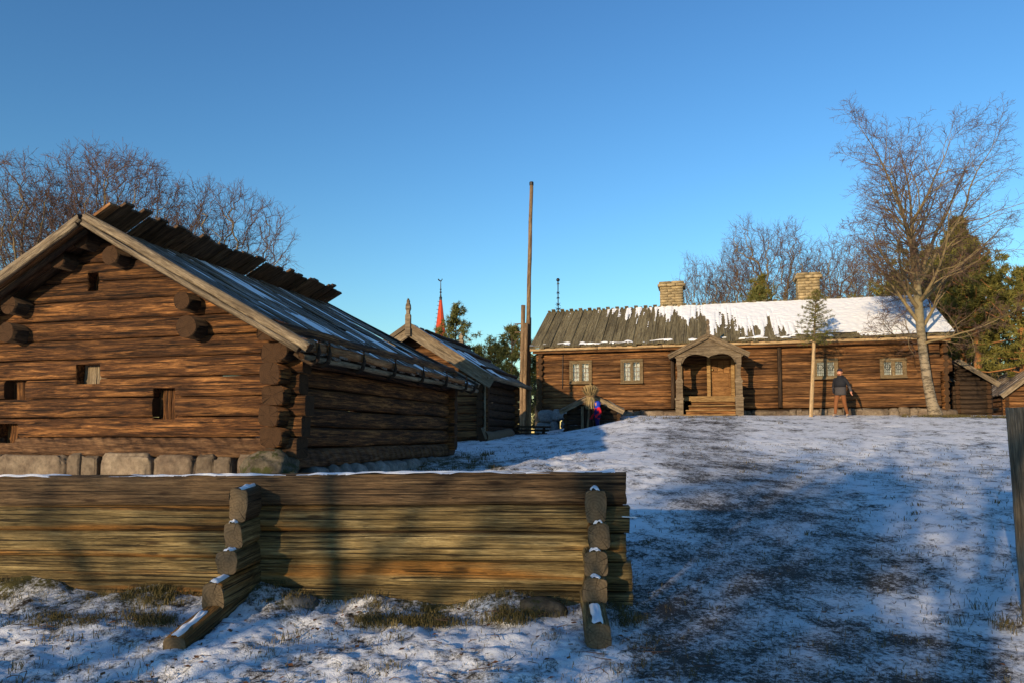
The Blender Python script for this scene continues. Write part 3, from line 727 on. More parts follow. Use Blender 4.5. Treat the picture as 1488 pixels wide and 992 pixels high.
            obj('curtain', py_mesh('curtain', V, F), M['curtain'], fr, smooth=True)
        obj('mullion', boxes_mesh('mullion', [(xm - .024, xm + .024, -.14, -.078, z0, z1)]), M['frame'], fr)
    # dark rooms: floor and inner partitions so that no daylight comes through
    obj('floor', boxes_mesh('floor', [(.1, HLEN - .1, .1, DEP - .1, .30, .38)]), M['darkwood'], Hh)
    obj('loft_floor', boxes_mesh('loft_floor', [(.1, HLEN - .1, .12, DEP - .1, 2.95, 3.05)]), M['darkwood'], Hh)
    # roof
    X0, X1 = -.42, HLEN + .22; n = 75; wb = (X1 - X0) / n
    for k in range(n):
        x = X0 + wb * (k + .5); L = Lr + rnd.uniform(-.02, .07); lift = .035 * (k % 2)
        _seed[0] += 1
        me = board_mesh(L, wb * (1.3 if k % 2 else .95), .045, _seed[0], nx=4, warp=.010)
        o = obj('roof_board', me, M['roofolive'], Hh)
        Xa = Vector((0, -cs, -sn)); Ya = Vector((1, 0, 0)); Za = Xa.cross(Ya)
        o.matrix_local = Matrix((Xa, Ya, Za)).transposed().to_4x4(); o.location = Vector((x, DEP / 2, RZ_)) + Xa * (L / 2) + Vector((0, 0, lift + .02))
        Lb = Lr * .55 + .12 + (.07 if k % 2 else 0)
        _seed[0] += 1
        o = obj('roof_board', board_mesh(Lb, wb * (.8 if k % 2 else .6), .05, _seed[0], nx=2), M['roofolive'], Hh)
        Xa = Vector((0, cs, -sn)); Ya = Vector((-1, 0, 0)); Za = Xa.cross(Ya)
        ov = .12 + (.06 if k % 2 else -.03)
        o.matrix_local = Matrix((Xa, Ya, Za)).transposed().to_4x4(); o.location = Vector((x, DEP / 2, RZ_ + .06)) + Xa * (Lb / 2 - ov)
    Xa = Vector((0, cs, -sn))
    put_board(Hh, Vector((X0, DEP / 2, RZ_ - .02)) + Xa * (Lr * .75), Vector((X1, DEP / 2, RZ_ - .02)) + Xa * (Lr * .75), Lr * .52, .03, M['roofolive'], 'roof_underlay', up=(0, sn, cs))
    # eave log and fascia
    ey, ez = DEP / 2 - run, EZ
    cut = [X0, 2.6, 5.35, 8.9, 12.2, X1]
    for a, b in zip(cut[:-1], cut[1:]):
        put_log(Hh, 'x', a + .01, b - .01, ey + .10, ez - .12, ez - .005, .10, [M['bare'], M['bare']], ns=10, e=3, amp=.02, name='eave_log', seglen=.25)
    put_board(Hh, (X0 + .1, ey + .2, ez - .14), (X1 - .1, ey + .2, ez - .14), .16, .03, M['house'], 'fascia', up=(0, -1, 0), nx=8)
    put_board(Hh, (X0 + .1, ey + .36, ez - .04), (X1 - .1, ey + .36, ez - .04), .5, .02, M['darkwood'], 'soffit', nx=8)
    # snow
    def cov(u, v):    # u along eave from left, v up the slope
        xf = (u + X0 - 0.) / HLEN; s = v / Lr
        soft = 1 - .85 * sstep(.62, .74, xf)
        f = (xf - .37) * 2.5 + (s - .6) * 1.15 + ((vnoise(u * 7.5, v * .30, 51) - .5) * .85 + (vnoise(u * 17, v * .9, 53) - .5) * .55) * soft + (vnoise(u * 1.6, v * .9, 52) - .5) * .2 + (vnoise(u * 30, v * 12, 57) - .5) * .16
        stripe = .55 * np.exp(-((xf - .605) / .006) ** 2) * (s < .85) + .5 * np.exp(-((xf - .665) / .005) ** 2) * (s < .7) * (s > .1)
        edge = (vnoise(u * 3, v * 9, 54) - .62) * 1.2 * (s < .07)
        f = np.where(s < .07, np.maximum(f - .5, edge), f)
        return np.clip(f - stripe, -1, .6)
    snow_sheet(Hh, (X0, ey, ez + .085), (1, 0, 0), (0, cs, sn), (0, -sn, cs), X1 - X0, Lr - .06, .028, cov, .045, 'roof_snow')
    snow_sheet(Hh, (X0, ey + .04, ez - .004), (1, 0, 0), (0, 1, 0), (0, -.5, .8), X1 - X0, .10, .02, lambda u, v: (vnoise(u * .9, v * 0, 55) - .40) * .6 + (vnoise(u * 5, v * 9, 56) - .5) * .3, .03, 'eave_snow')
    # chimneys, course by course
    for (px, pyt, pyb, wpx, Yc) in ((976, 412, 446, 32, DEP / 2 + .45), (1173, 399, 434, 28, DEP / 2 + .45)):
        xc, zt = onplane(px, pyt, HOUSE, G15, Yc); zb = RZ_ - .35; hw = wpx / 2 / FPX * 33
        ch = obj('chimney', boxes_mesh('chimney', [(xc - hw + .04, xc + hw - .04, Yc - hw + .04, Yc + hw - .04, zb, zt - .02)]), M['mortar'], Hh)
        nc = 13; hh = (zt - zb) / nc
        for r in range(nc):
            g = .10 if r == nc - 2 else (.04 if r == nc - 1 else 0)
            nst = 3 if r % 2 else 2
            for fce in range(4):
                for q in range(nst):
                    cw = 2 * (hw + g) / nst; off = -hw - g + cw * (q + .5)
                    pos = [(xc + off, Yc - hw - g + .06), (xc + hw + g - .06, Yc + off), (xc + off, Yc + hw + g - .06), (xc - hw - g + .06, Yc + off)][fce]
                    obj('chimney_stone', stone_mesh(cw / 1.9, .10, hh / 1.95, r * 31 + fce * 7 + q, sub=1, e=.3, rough=.09), M['chim'], ch, (pos[0], pos[1], zb + hh * (r + .5)), (0, 0, [0, R(90), 0, R(90)][fce]))
    # foundation stones along the front
    def fz(x): 
        return gz(HOUSE[0] + .966 * x, HOUSE[1] - .259 * x) - HOUSE[2]
    x = -.15; k = 0
    while x < HLEN + .1:
        d = rnd.choice((.22, .3, .42, .6, .8)) * rnd.uniform(.8, 1.2); g = fz(x + d / 2)
        big = x < 1.3
        top = z00 - .0; h = max(.16, (top - g) / 2 + .06)
        if h > .34:   # lower ground: two or three courses
            nlev = 2; hh = (top - g + .1) / 2 / nlev
            for lv in range(nlev): obj('foundation_stone', stone_mesh(d * .56, .34, hh * 1.08, 300 + k * 3 + lv, sub=3, e=.6, rough=.18), M['greystone'], Hh, (x + d / 2 + rnd.uniform(-.12, .12), (-.12 if big else .0) + rnd.uniform(-.06, .04), g - .1 + hh * (2 * lv + 1)))
        else:
            obj('foundation_stone', stone_mesh(d * .60, .24, h * rnd.uniform(.75, 1.1), 300 + k * 3, sub=3, e=.6, rough=.3), M['stone'], Hh, (x + d / 2, .05 + rnd.uniform(-.05, .05), top - h - rnd.uniform(0, .06)))
        x += d; k += 1
    # ---- porch
    PD = 1.75     # depth
    c0, ct = hp(987, 560, -PD)[0], hp(1031, 487, -PD); c1 = hp(1074, 560, -PD)[0]; zb = hp(1030, 607, -PD)[1] - .1
    xm = (c0 + c1) / 2; ztop = hp(1031, 515, -PD)[1]; apex = ct[1] + .02
    P = obj('porch', prism_mesh('porch', [(c0 - .1, .72), (c1 + .1, .72), (c1 + .1, .90), (c0 - .1, .90)], -PD + .62, -.1), M['step'], Hh)   # landing
    def col_outline(m):
        # outline of one carved front post (m=1: inner edge to the right)
        zs = [(zb, .0, .30), (.72, .0, .30), (.74, -.03, .33), (.80, -.03, .33), (.82, .02, .29), (1.38, .03, .285), (1.44, .0, .31), (1.50, .02, .30), (1.58, .07, .26), (1.72, .09, .235), (1.95, .08, .225), (2.15, .05, .235), (2.35, .05, .27), (2.47, .05, .36), (ztop, .05, .5)]
        L = [(c0 - .15 + a, z) for z, a, b in zs]; Rr = [(c0 - .15 + b, z) for z, a, b in zs]
        o = Rr + L[::-1]
        if m < 0: o = [(2 * xm - x, z) for x, z in o][::-1]
        return o
    for m in (1, -1): obj('column', prism_mesh('column', col_outline(m), -PD - .07, -PD + .07), M['porch'], P)
    for X in (c0, c1):   # rear half columns and side panels
        put_board(P, (X, -.2, .2), (X, -.2, ztop), .16, .12, M['porch'], 'rear_post', up=(0, -1, 0))
        for q in range(8): put_board(P, (X, -.28 - q * .185, -.05), (X, -.28 - q * .185, 1.42), .175, .03, M['darkwood'], 'side_board', up=(1, 0, 0))
        put_board(P, (X, -PD, 1.46), (X, -.1, 1.46), .12, .05, M['porch'], 'rail')
        put_board(P, (X, -PD + .07, ztop - .03), (X, -.1, ztop - .03), .12, .12, M['porch'], 'beam')
    # arched gable board
    hw = (c1 - c0) / 2 + .28; arch = []
    for t in np.linspace(-1, 1, 41):
        a = abs(t); zz = ztop - .0 - .30 * a ** 9 - .055 * max(0, 1 - a / .10) + .028 * math.cos((a - .5) * 6.3) - .03 * math.exp(-(a / .3) ** 2)
        arch.append((xm + t * (hw - .42), min(zz, ztop + .06)))
    pent = [(xm - hw + .05, ztop - .02)] + arch + [(xm + hw - .05, ztop - .02), (xm + hw - .05, ztop + .08), (xm, apex - .12), (xm - hw + .05, ztop + .08)]
    obj('gable_board', prism_mesh('gable_board', pent, -PD - .045, -PD + .02), M['porch'], P)
    for s in (1, -1):
        d = Vector((s * (hw + .12), 0, -(apex - ztop - .02))); Ld = d.length; d.normalize()
        top = Vector((xm, -PD - .12, apex))
        put_board(P, top + Vector((0, 0, -.09)), top + d * Ld + Vector((0, 0, -.09)), .15, .05, M['porch'], 'bargeboard', up=(0, -1, 0))
        put_board(P, top + Vector((0, -.04, .0)), top + d * (Ld + .03) + Vector((0, -.04, 0)), .07, .05, M['porch'], 'bargeboard_cap', up=(0, -1, 0))
        nn = Vector((-d.z * s, 0, d.x * s)) * 1.0
        for q in range(8):
            y = -PD - .06 + q * .25
            put_board(P, Vector((xm, y + .12, apex - .0)), Vector((xm, y + .12, apex - .0)) + d * (Ld + .04), .26, .035, M['roofgrey'], 'roof_board', up=(nn.x, 0, nn.z))
    obj('finial', prism_mesh('finial', [(-.06, -.12), (.06, -.12), (.06, .24), (.03, .30), (.03, .36), (.065, .42), (.065, .50), (.03, .58), (0, .60), (-.03, .58), (-.065, .50), (-.065, .42), (-.03, .36), (-.03, .30), (-.06, .24)], -.05, .05), M['porch'], P, (xm, -PD - .16, apex))
    # steps
    nst = 5
    for k in range(nst):
        z1 = .90 - (.90 - zb - .05) * k / nst; y1 = -PD + .66 - .0 - k * .24 + .30
        wdt = (c1 - c0) / 2 - .14
        st = obj('step', bevel_mesh(boxes_mesh('step', [(xm - wdt + .40 - k * .10, xm + wdt, y1 - .33, y1 + .02, z1 - .045, z1)]), .008, 1), M['step'], P)
        obj('riser', boxes_mesh('riser', [(xm - wdt + .42 - k * .10, xm + wdt - .02, y1 - .24, y1 + .0, z1 - .30, z1 - .047)]), M['house'], P)
    # door
    x0, x1, z0, z1 = door
    D = obj('door', boxes_mesh('door', [(x0 + .1, x1 - .1, .02, .06, z0, z1 - .08)]), M['door'], Hh)
    pan = []
    xa, xb = x0 + .12, x1 - .12; hz = z1 - .1 - z0
    for (f0, f1) in ((.02, .36), (.40, .58), (.62, .97)):
        if f0 > .6:
            w3 = (xb - xa - .10) / 3
            for q in range(3): pan.append((xa + .03 + q * (w3 + .02), xa + .03 + q * (w3 + .02) + w3, -.005, .03, z0 + hz * f0, z0 + hz * f1))
        else: pan.append((xa + .05, xb - .05, -.005, .03, z0 + hz * f0, z0 + hz * f1))
    for p in pan: obj('door_panel', bevel_mesh(boxes_mesh('door_panel', [p]), .012, 1), M['door'], D)
    obj('door_frame', bevel_mesh(boxes_mesh('door_frame', [(x0 - .06, x0 + .09, -.14, .08, z0 - .04, z1 + .06), (x1 - .09, x1 + .06, -.14, .08, z0 - .04, z1 + .06), (x0 + .092, x1 - .092, -.13, .08, z1 - .06, z1 + .06)]), .01, 1), M['step'], D)
    brass = plain('brass', (.75, .55, .25), .25, 8, .1, metal=1.)
    obj('door_knob', lathe_mesh('door_knob', [(.015, 0), (.015, .03), (.04, .045), (.045, .065), (.03, .085), (.005, .09)], 12), brass, D, (x0 + .16, -.02, z0 + hz * .72), (R(90), 0, 0), True)
    return Hh
house()

# ------------------------------------------------------------------ lean-to at the far right end of the farmhouse, small shed at the frame edge
def shed(name, label, O, rot, W, LEN, EZ, RZ_, nlog, mat, roofmat, ridge_x, parentless=None, group=None):
    """small log shed, ridge along Y at ridge_x (0..W)"""
    S = empty(name, O, rot, label, 'shed', group)
    H = EZ / nlog; we = M['barn_end']
    for r in range(nlog + 12):
        z0, z1 = r * H, (r + 1) * H
        if z1 > RZ_ - .05: break
        if z1 <= EZ: a, b = -.15, W + .15
        else:
            f = (z1 - EZ) / (RZ_ - EZ); a, b = f * ridge_x, W - f * (W - ridge_x)
        if b - a < .2: break
        for y in (0, LEN): put_log(S, 'x', a, b, y, z0 + .003, z1 - .003, .18, [mat, we], ns=10, e=4)
    for X in (0, W):
        for r in range(nlog): put_log(S, 'y', -.18, LEN + .18, X, r * H + .1 * H, (r + 1) * H, .18, [mat, we], ns=10, e=3)
    for (xe, s) in ((-.3, -1), (W + .3, 1)):
        if (s < 0 and ridge_x < .15): continue
        dx = xe - ridge_x; sl = (RZ_ - EZ) / ((W - ridge_x) if s > 0 else ridge_x); ze = RZ_ - abs(dx) * sl
        d = Vector((dx, 0, ze - RZ_)); nn = Vector((-d.z * s, 0, d.x * s)).normalized()
        n = int((LEN + .8) / .22)
        for k in range(n):
            y = -.4 + .22 * (k + .5)
            put_board(S, (ridge_x, y, RZ_ + .06 + .03 * (k % 2)), (xe, y, ze + .06 + .03 * (k % 2)), .24 if k % 2 else .2, .035, roofmat, 'roof_board', up=nn)
        put_board(S, (ridge_x, -.43, RZ_ + .0), (xe, -.43, ze + .0), .2, .04, M['grey'], 'bargeboard', up=(0, -1, 0))
    for k in range(max(2, int(W / .5))):
        obj('foundation_stone', stone_mesh(.28, .25, .2, 500 + k + int(W * 10)), M['greystone'], S, (k * .5 + .2, 0, -.12))
    return S
def lean():
    p = at(1389, 598, 30.2)
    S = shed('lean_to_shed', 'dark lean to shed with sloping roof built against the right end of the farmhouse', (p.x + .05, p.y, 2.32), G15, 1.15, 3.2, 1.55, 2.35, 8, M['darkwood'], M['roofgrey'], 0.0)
lean()
def cornershed():
    p = at(1462, 600, 33)
    S = shed('log_shed', 'brown log shed at the right edge of the picture behind the gatepost', (p.x, p.y, 2.25), G15, 4.2, 3.5, 1.35, 3.0, 6, M['house'], M['roofgrey'], 2.1)
    for s in (-1, 1):
        put_board(S, (2.1 - s * .45, -.5, 3.0 + .4), (2.1 + s * .3, -.5, 3.0 - .15), .12, .04, M['grey'], 'crossed_finial', up=(0, -1, 0))
cornershed()
def farshed():
    p = at(757, 600, 46)
    S = shed('far_shed', 'low distant shed with snow striped board roof seen past the well pole', (p.x - 1.4, p.y, 1.55), R(75), 4.0, 4.4, 1.3, 2.5, 5, M['house'], M['roofgrey'], 2.0)
    snow_sheet(S, (-.3, -.3, 1.31), (0, 1, 0), (.852, 0, .46), (-.5, 0, .85), 5., 2.4, .05, lambda u, v: (vnoise(u * 4.6, v * .1, 61) - .45) + (vnoise(u * 6, v * 2, 62) - .5) * .3, .04, 'roof_snow')
farshed()

# ------------------------------------------------------------------ root cellar, sheaf, well pole, boulders, steps
def cellar():
    O = at(860, 612, 27.9); O = (O.x, O.y, gz(O.x, O.y) + .05)
    S = empty('root_cellar', O, G15 * .5, 'little gabled root cellar entrance in shadow before the farmhouse', 'root cellar')
    W2 = 1.12; rz = onplane(859, 572, O, G15 * .5, -.3)[1]; ez = onplane(815, 596, O, G15 * .5, -.3)[1]; TAN = (rz - ez) / (W2 + .08); we = M['barn_end']
    hd = (-.36, .26, -.3, rz - .52)
    H = .2
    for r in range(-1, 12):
        z0, z1 = r * H, (r + 1) * H; half = min(W2 - .1, (rz - .08 - z1) / TAN)
        if half < .1: break
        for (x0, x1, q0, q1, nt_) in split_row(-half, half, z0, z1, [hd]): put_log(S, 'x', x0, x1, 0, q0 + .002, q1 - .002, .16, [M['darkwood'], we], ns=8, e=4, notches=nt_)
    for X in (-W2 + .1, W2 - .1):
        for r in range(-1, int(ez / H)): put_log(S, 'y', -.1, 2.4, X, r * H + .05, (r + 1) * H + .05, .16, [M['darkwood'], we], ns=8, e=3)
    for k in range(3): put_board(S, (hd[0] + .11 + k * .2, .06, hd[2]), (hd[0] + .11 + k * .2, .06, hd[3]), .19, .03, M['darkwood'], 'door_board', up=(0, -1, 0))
    for X in (hd[0], hd[1]): put_board(S, (X, -.10, hd[2]), (X, -.10, hd[3] + .06), .10, .05, M['grey'], 'door_post', up=(0, -1, 0))
    for s in (1, -1):
        d = Vector((s * (W2 + .1), 0, -(rz - ez))); nn = Vector((-d.z * s, 0, d.x * s)).normalized(); top = Vector((0, -.32, rz))
        put_board(S, top + Vector((0, 0, -.07)), top + d + Vector((0, 0, -.07)), .20, .04, M['grey'], 'bargeboard', up=(0, -1, 0))
        for k in range(10): put_board(S, (0, -.27 + k * .26, rz + .02), Vector((0, -.27 + k * .26, rz + .02)) + d * 1.03, .27, .03, M['roofgrey'], 'roof_board', up=nn)
    dl = math.hypot(W2 + .1, rz - ez)
    snow_sheet(S, (W2 + .1, -.25, ez + .05), (0, 1, 0), (-(W2 + .1) / dl, 0, (rz - ez) / dl), ((rz - ez) / dl, 0, (W2 + .1) / dl), 2.3, dl, .05, lambda u, v: .12 + (vnoise(u * 2, v * 3, 71) - .5) * .4, .04, 'roof_snow')
cellar()
def sheaf():
    p = at(858, 575, 27.2); zb = gz(p.x, 27.2)
    S = empty('straw_sheaf', (p.x, 27.2, zb), 0, 'bound oat sheaf tied to a pole above the root cellar door', 'sheaf')
    put_pole(S, (-.13, 0, -.1), (-.02, 0, at(858, 580, 27.2).z - zb), .035, [M['pole'], M['barn_end']], 'pole')
    r = np.random.RandomState(5); zc = p.z - zb; V, F = [], []
    for k in range(620):
        a, q = r.rand() * 6.28, r.rand() ** .5
        zt = zc + r.uniform(.12, .46) * (1.1 - .35 * q); zl = zc - r.uniform(.15, .50)
        ql, qt = q * r.uniform(.16, .30), q * r.uniform(.22, .44)
        b0 = Vector((math.cos(a) * ql, math.sin(a) * ql, zl)); b1 = Vector((math.cos(a) * q * .15, math.sin(a) * q * .15, zc - .02)); b2 = Vector((math.cos(a + r.normal() * .2) * qt, math.sin(a) * qt, zt))
        t = Vector((-math.sin(a), math.cos(a), 0)) * r.uniform(.005, .012); n = len(V)
        V += [b0 - t, b0 + t, b1 + t, b1 - t, b2 + t * 1.8, b2 - t * 1.8]; F += [(n, n + 1, n + 2, n + 3), (n + 3, n + 2, n + 4, n + 5)]
    o = obj('straw', py_mesh('straw', V, F), M['straw'], S)
    pts = [Vector((.16 * math.cos(q), .16 * math.sin(q), zc - .02)) for q in np.linspace(0, 6.283, 13)]
    tube_obj('binding', [(pts, [.02] * 13, 6)], M['pole'], S)
sheaf()
def wellpole():
    y = 35.0; p = at(761, 612, y); g = gz(p.x, y)
    S = empty('well_pole', (p.x, y, g), 0, 'very tall slender wooden well pole clamped between upright timbers', 'pole')
    top = at(772.3, 267, y) - Vector((p.x, y, g)); mid_ = at(766, 560, y) - Vector((p.x, y, g))
    lo = Vector((.12, 0, 1.0))
    put_pole(S, lo, top, .125, [M['pole'], M['barn_end']], 'mast', ns=12, amp=.02, taper=.30, nx=24)
    obj('mast_cap', lathe_mesh('mast_cap', [(.10, -.1), (.105, -.08), (.105, .06), (.09, .08)], 12), M['iron'], S, top)
    for dx0, dx1, py, dy, w_ in ((757, 759.5, 444, -.12, .105), (766, 768.5, 446, .14, .105), (761, 764, 470, -.20, .09)):
        a = at(dx0, 612, y + dy) - Vector((p.x, y, g)); b = at(dx1 + 1, py, y + dy) - Vector((p.x, y, g)); a.z = -.2
        put_pole(S, a, b, w_, [M['pole'], M['barn_end']], 'clamp_timber', ns=8, e=5, amp=.012, nx=12)
    for py in (471, 483):
        b = at(748, py, y) - Vector((p.x, y, g)); put_pole(S, (.1, -.1, b.z), (b.x, -.1, b.z - .02), .03, [M['pole'], M['barn_end']], 'peg', ns=8)
wellpole()
def bits():
    # low timber steps by the well pole
    p = at(768, 632, 25.6); g = gz(p.x, 25.6)
    S = empty('timber_steps', (p.x, 25.6, g), R(-6), 'low grey timber steps on the ground beside the well pole', 'steps')
    for k in range(3): put_board(S, (-.65 + .1 * k, k * .36, .10 + .13 * k), (.65 + .05 * k, k * .36, .10 + .13 * k), .38, .07, M['darkwood'], 'step')
    for X in (-.5, .5): put_board(S, (X, -.1, -.02), (X, 1.0, .28), .08, .16, M['darkwood'], 'stringer')
    # felled log before the storehouse
    a = at(702, 636, 22.2); b = at(742, 633, 25.2)
    L = empty('felled_log', ((a.x + b.x) / 2, (a.y + b.y) / 2, gz((a.x + b.x) / 2, (a.y + b.y) / 2)), 0, 'grey bark covered log lying at the foot of the storehouse wall', 'log')
    c = Vector(L.location); 
    put_pole(L, Vector((a.x, a.y, gz(a.x, a.y) + .14)) - c, Vector((b.x, b.y, gz(b.x, b.y) + .14)) - c, .17, [M['bark'], M['barn_end']], 'trunk', ns=14, amp=.03, nx=12)
    put_pole(L, Vector((a.x + .1, a.y, gz(a.x, a.y) + .1)) - c, Vector((a.x - .02, a.y, gz(a.x, a.y) + .45)) - c, .05, [M['bark'], M['barn_end']], 'branch_stub', ns=8)
    # half buried stones at the fence foot
    o = obj('boulder', stone_mesh(.24, .16, .12, 901, e=.8), M['mossy'], None, (.28, 6.74, gz(.28, 6.74) - .04), (0, .1, .1)); tag(o, 'flat mossy stone half buried at the fence foot near the right log stack', 'stone')
    o = obj('boulder', stone_mesh(.20, .15, .10, 902, e=.8), M['greystone'], None, (-2.05, 7.08, gz(-2.05, 7.08) - .075), (0, .1, .4)); tag(o, 'snow topped stone at the fence foot right of the left log stack', 'stone')
    # ornamental pole behind the house roof
    p = at(811, 450, 38.5); g = gz(p.x, 38.5); tp = at(809.5, 407, 38.5)
    S = empty('garland_pole', (p.x, 38.5, g), 0, 'thin dark pole with ball top and leaf tufts rising behind the farmhouse roof', 'pole')
    h = tp.z - g
    put_pole(S, (0.05, 0, -.1), (0, 0, h), .028, [M['iron'], M['iron']], 'shaft', nx=12)
    obj('ball', stone_mesh(.10, .10, .10, 77, sub=2, e=1, rough=.02), M['iron'], S, (0, 0, h))
    for k, (dz, rr) in enumerate(((.22, .08), (.72, .10), (1.0, .09), (1.35, .15), (1.6, .18))):
        pl = []
        for q in range(9):
            a = q * .7 + k; e = Vector((math.cos(a) * rr, math.sin(a) * rr, h - dz + rr * .6 * math.sin(q * 2.1)))
            pl.append(([Vector((0.01, 0, h - dz)), e * .5 + Vector((.005, 0, (h - dz) * .5 + .03)), e], [.018, .016, .008], 4))
        tube_obj('leaf_tuft', pl, M['spruce'] if k in (0,) else M['iron'], S)
bits()

# ------------------------------------------------------------------ log fence in the foreground
FRZ = R(-5)
FENCE = (1.09, 7.0, 0.0)
def fence():
    S = empty('log_fence', FENCE, FRZ, 'weathered foreground fence of stacked squared logs with two stepped cross log stacks', 'fence')
    bounds_r = [1.26, .935, .67, .40, .115, -.13]; bounds_l = [1.165, .88, .63, .36, .13, -.1]
    xl = -7.3
    ends = [.0, .035, .045, .05, .06]
    for k in range(5):
        zr = (bounds_r[k] + bounds_r[k + 1]) / 2; zl = (bounds_l[k] + bounds_l[k + 1]) / 2; h = bounds_r[k] - bounds_r[k + 1]
        L = ends[k] - xl
        me = log_mesh(L, .21 + .012 * (k % 2), h * .952, 700 + k, ns=44, nx=160, e=5., amp=.011, freq=.7)
        o = obj('log', me, [M['fence_top'] if k == 0 else M['fence'], M['fence_end']], S, ((ends[k] + xl) / 2, [0, .016, -.006, .02, .004][k], (zr + zl) / 2 - .0), (0, -math.atan((zr - zl) / (L)) , 0))
    for k in range(1, 5): put_board(S, (xl + .1, .03, bounds_l[k]), (ends[k] - .06, .03, bounds_r[k]), .09, .05, M['darkwood'], 'joint_backing', nx=6)  # dark strips added behind the joints to stop light coming through
    # cross logs, standing out towards the viewer
    zb = [1.10, .795, .555, .33, .105, -.09]
    Xl = onplane(366, 780, FENCE, FRZ, -.1)[0]; Xr = onplane(866, 780, FENCE, FRZ, -.1)[0]
    for X, lens, wds, dz, tag_ in ((Xl, (.44, .50, .62, .88, 1.50), (.17, .17, .19, .19, .19), 0., 'l'), (Xr, (.26, .30, .38, .50, 1.15), (.19, .20, .22, .22, .21), .0, 'r')):
        for k in range(5):
            h = zb[k] - zb[k + 1]; wv = [0, .012, -.012, -.02, -.035][k] if tag_ == 'r' else [0, -.01, .0, .0, .0][k]
            back = .30
            me = log_mesh(lens[k] + back, wds[k], h * 1.0, 760 + k + (10 if tag_ == 'r' else 0), ns=36, nx=26, e=7. if k in (0, 3) else 5., amp=.020, freq=1.6)
            tilt = R(8 if tag_ == 'l' else 3) if k == 4 else R(2.2 if tag_ == 'l' else 1)
            o = obj('cross_log', me, [M['fence'] if k else M['fence_top'], M['fence_end']], S, (X + wv, (back - lens[k]) / 2, (zb[k] + zb[k + 1]) / 2 - (.06 if k == 4 else .0)), (0, 0, 0))
            mloc = Matrix.Translation((X + wv + rnd.uniform(-.012, .012), (back - lens[k]) / 2, (zb[k] + zb[k + 1]) / 2 + (.03 if k == 4 else .0))) @ Matrix.Rotation(math.pi / 2 + rnd.uniform(-.03, .03), 4, 'Z') @ Matrix.Rotation(-tilt, 4, 'Y') @ Matrix.Rotation(rnd.uniform(-.12, .12), 4, 'X')
            o.matrix_local = mloc
            # snow lying on the projecting end (built in the log's own frame, front end at -X of the log)
            tot = lens[k] + back; ln = (lens[k] - .04) if k == 0 else (lens[k] - lens[k - 1] - (.0 if k < 4 else .08))
            if ln > .03:
                ny, nx = 18, 12; V, F = [], []; ww = wds[k] * .60
                for j in range(ny + 1):
                    for i in range(nx + 1):
                        fx, fy = i / nx * 2 - 1, j / ny
                        hgt = .034 * (1 - abs(fx) ** 3) * min(1, 6 * (1 - fy) + .2) + .022 * nz(fx * 2 + k, fy * 4, X) - .05 * abs(fx) ** 4 - .012 - .012 * max(0, 1 - fy * 7) ** 2
                        V.append((-tot / 2 + .012 + ln * fy, fx * ww / 2, h / 2 + hgt))
                for j in range(ny):
                    for i in range(nx):
                        a = j * (nx + 1) + i; F.append((a, a + nx + 1, a + nx + 2, a + 1))
                cap = obj('snow_cap', py_mesh('snow_cap', V, F), M['snow'], S, smooth=True); cap.matrix_local = mloc
    slope = (bounds_r[0] - bounds_l[0]) / 7.3
    snow_sheet(S, (xl, -.10, bounds_r[0] + xl * slope - .008), (1, 0, slope), (0, 1, 0), (0, 0, 1), 7.2, .19, .012,
               lambda u, v: .13 + (vnoise(u * 1.6, v * 2, 81) - .5) * .55 + (vnoise(u * 7, v * 14, 82) - .5) * .35 - 1.2 * np.maximum(0, .035 - v) / .035 * .12, .026, 'fence_snow')
    # ice sliver hanging off a log end
    put_pole(S, (-.04, -.11, .835), (.10, -.12, .828), .006, [M['snow'], M['snow']], 'ice_sliver', ns=6)
fence()
def gatepost():
    p = at(1490, 890, 6.3)
    S = empty('gatepost', (p.x + .125, 6.3, gz(p.x, 6.3)), 0, 'tall rough plank gatepost at the right edge of the picture', 'post')
    me = log_mesh(2.25, .26, .20, 880, ns=28, nx=40, e=5, amp=.012)
    o = obj('post', me, [M['grey'], M['fence_end']], S); o.matrix_local = Matrix.Translation((-.02, 0, .70)) @ Matrix.Rotation(R(-90 - 2.0), 4, 'Y')
    # a lower rail runs off to the right
    for z in (.45, .95, 1.4): put_pole(S, (.05, .08, z), (2.5, .3, z + .05), .06, [M['grey'], M['fence_end']], 'rail', nx=8)
gatepost()
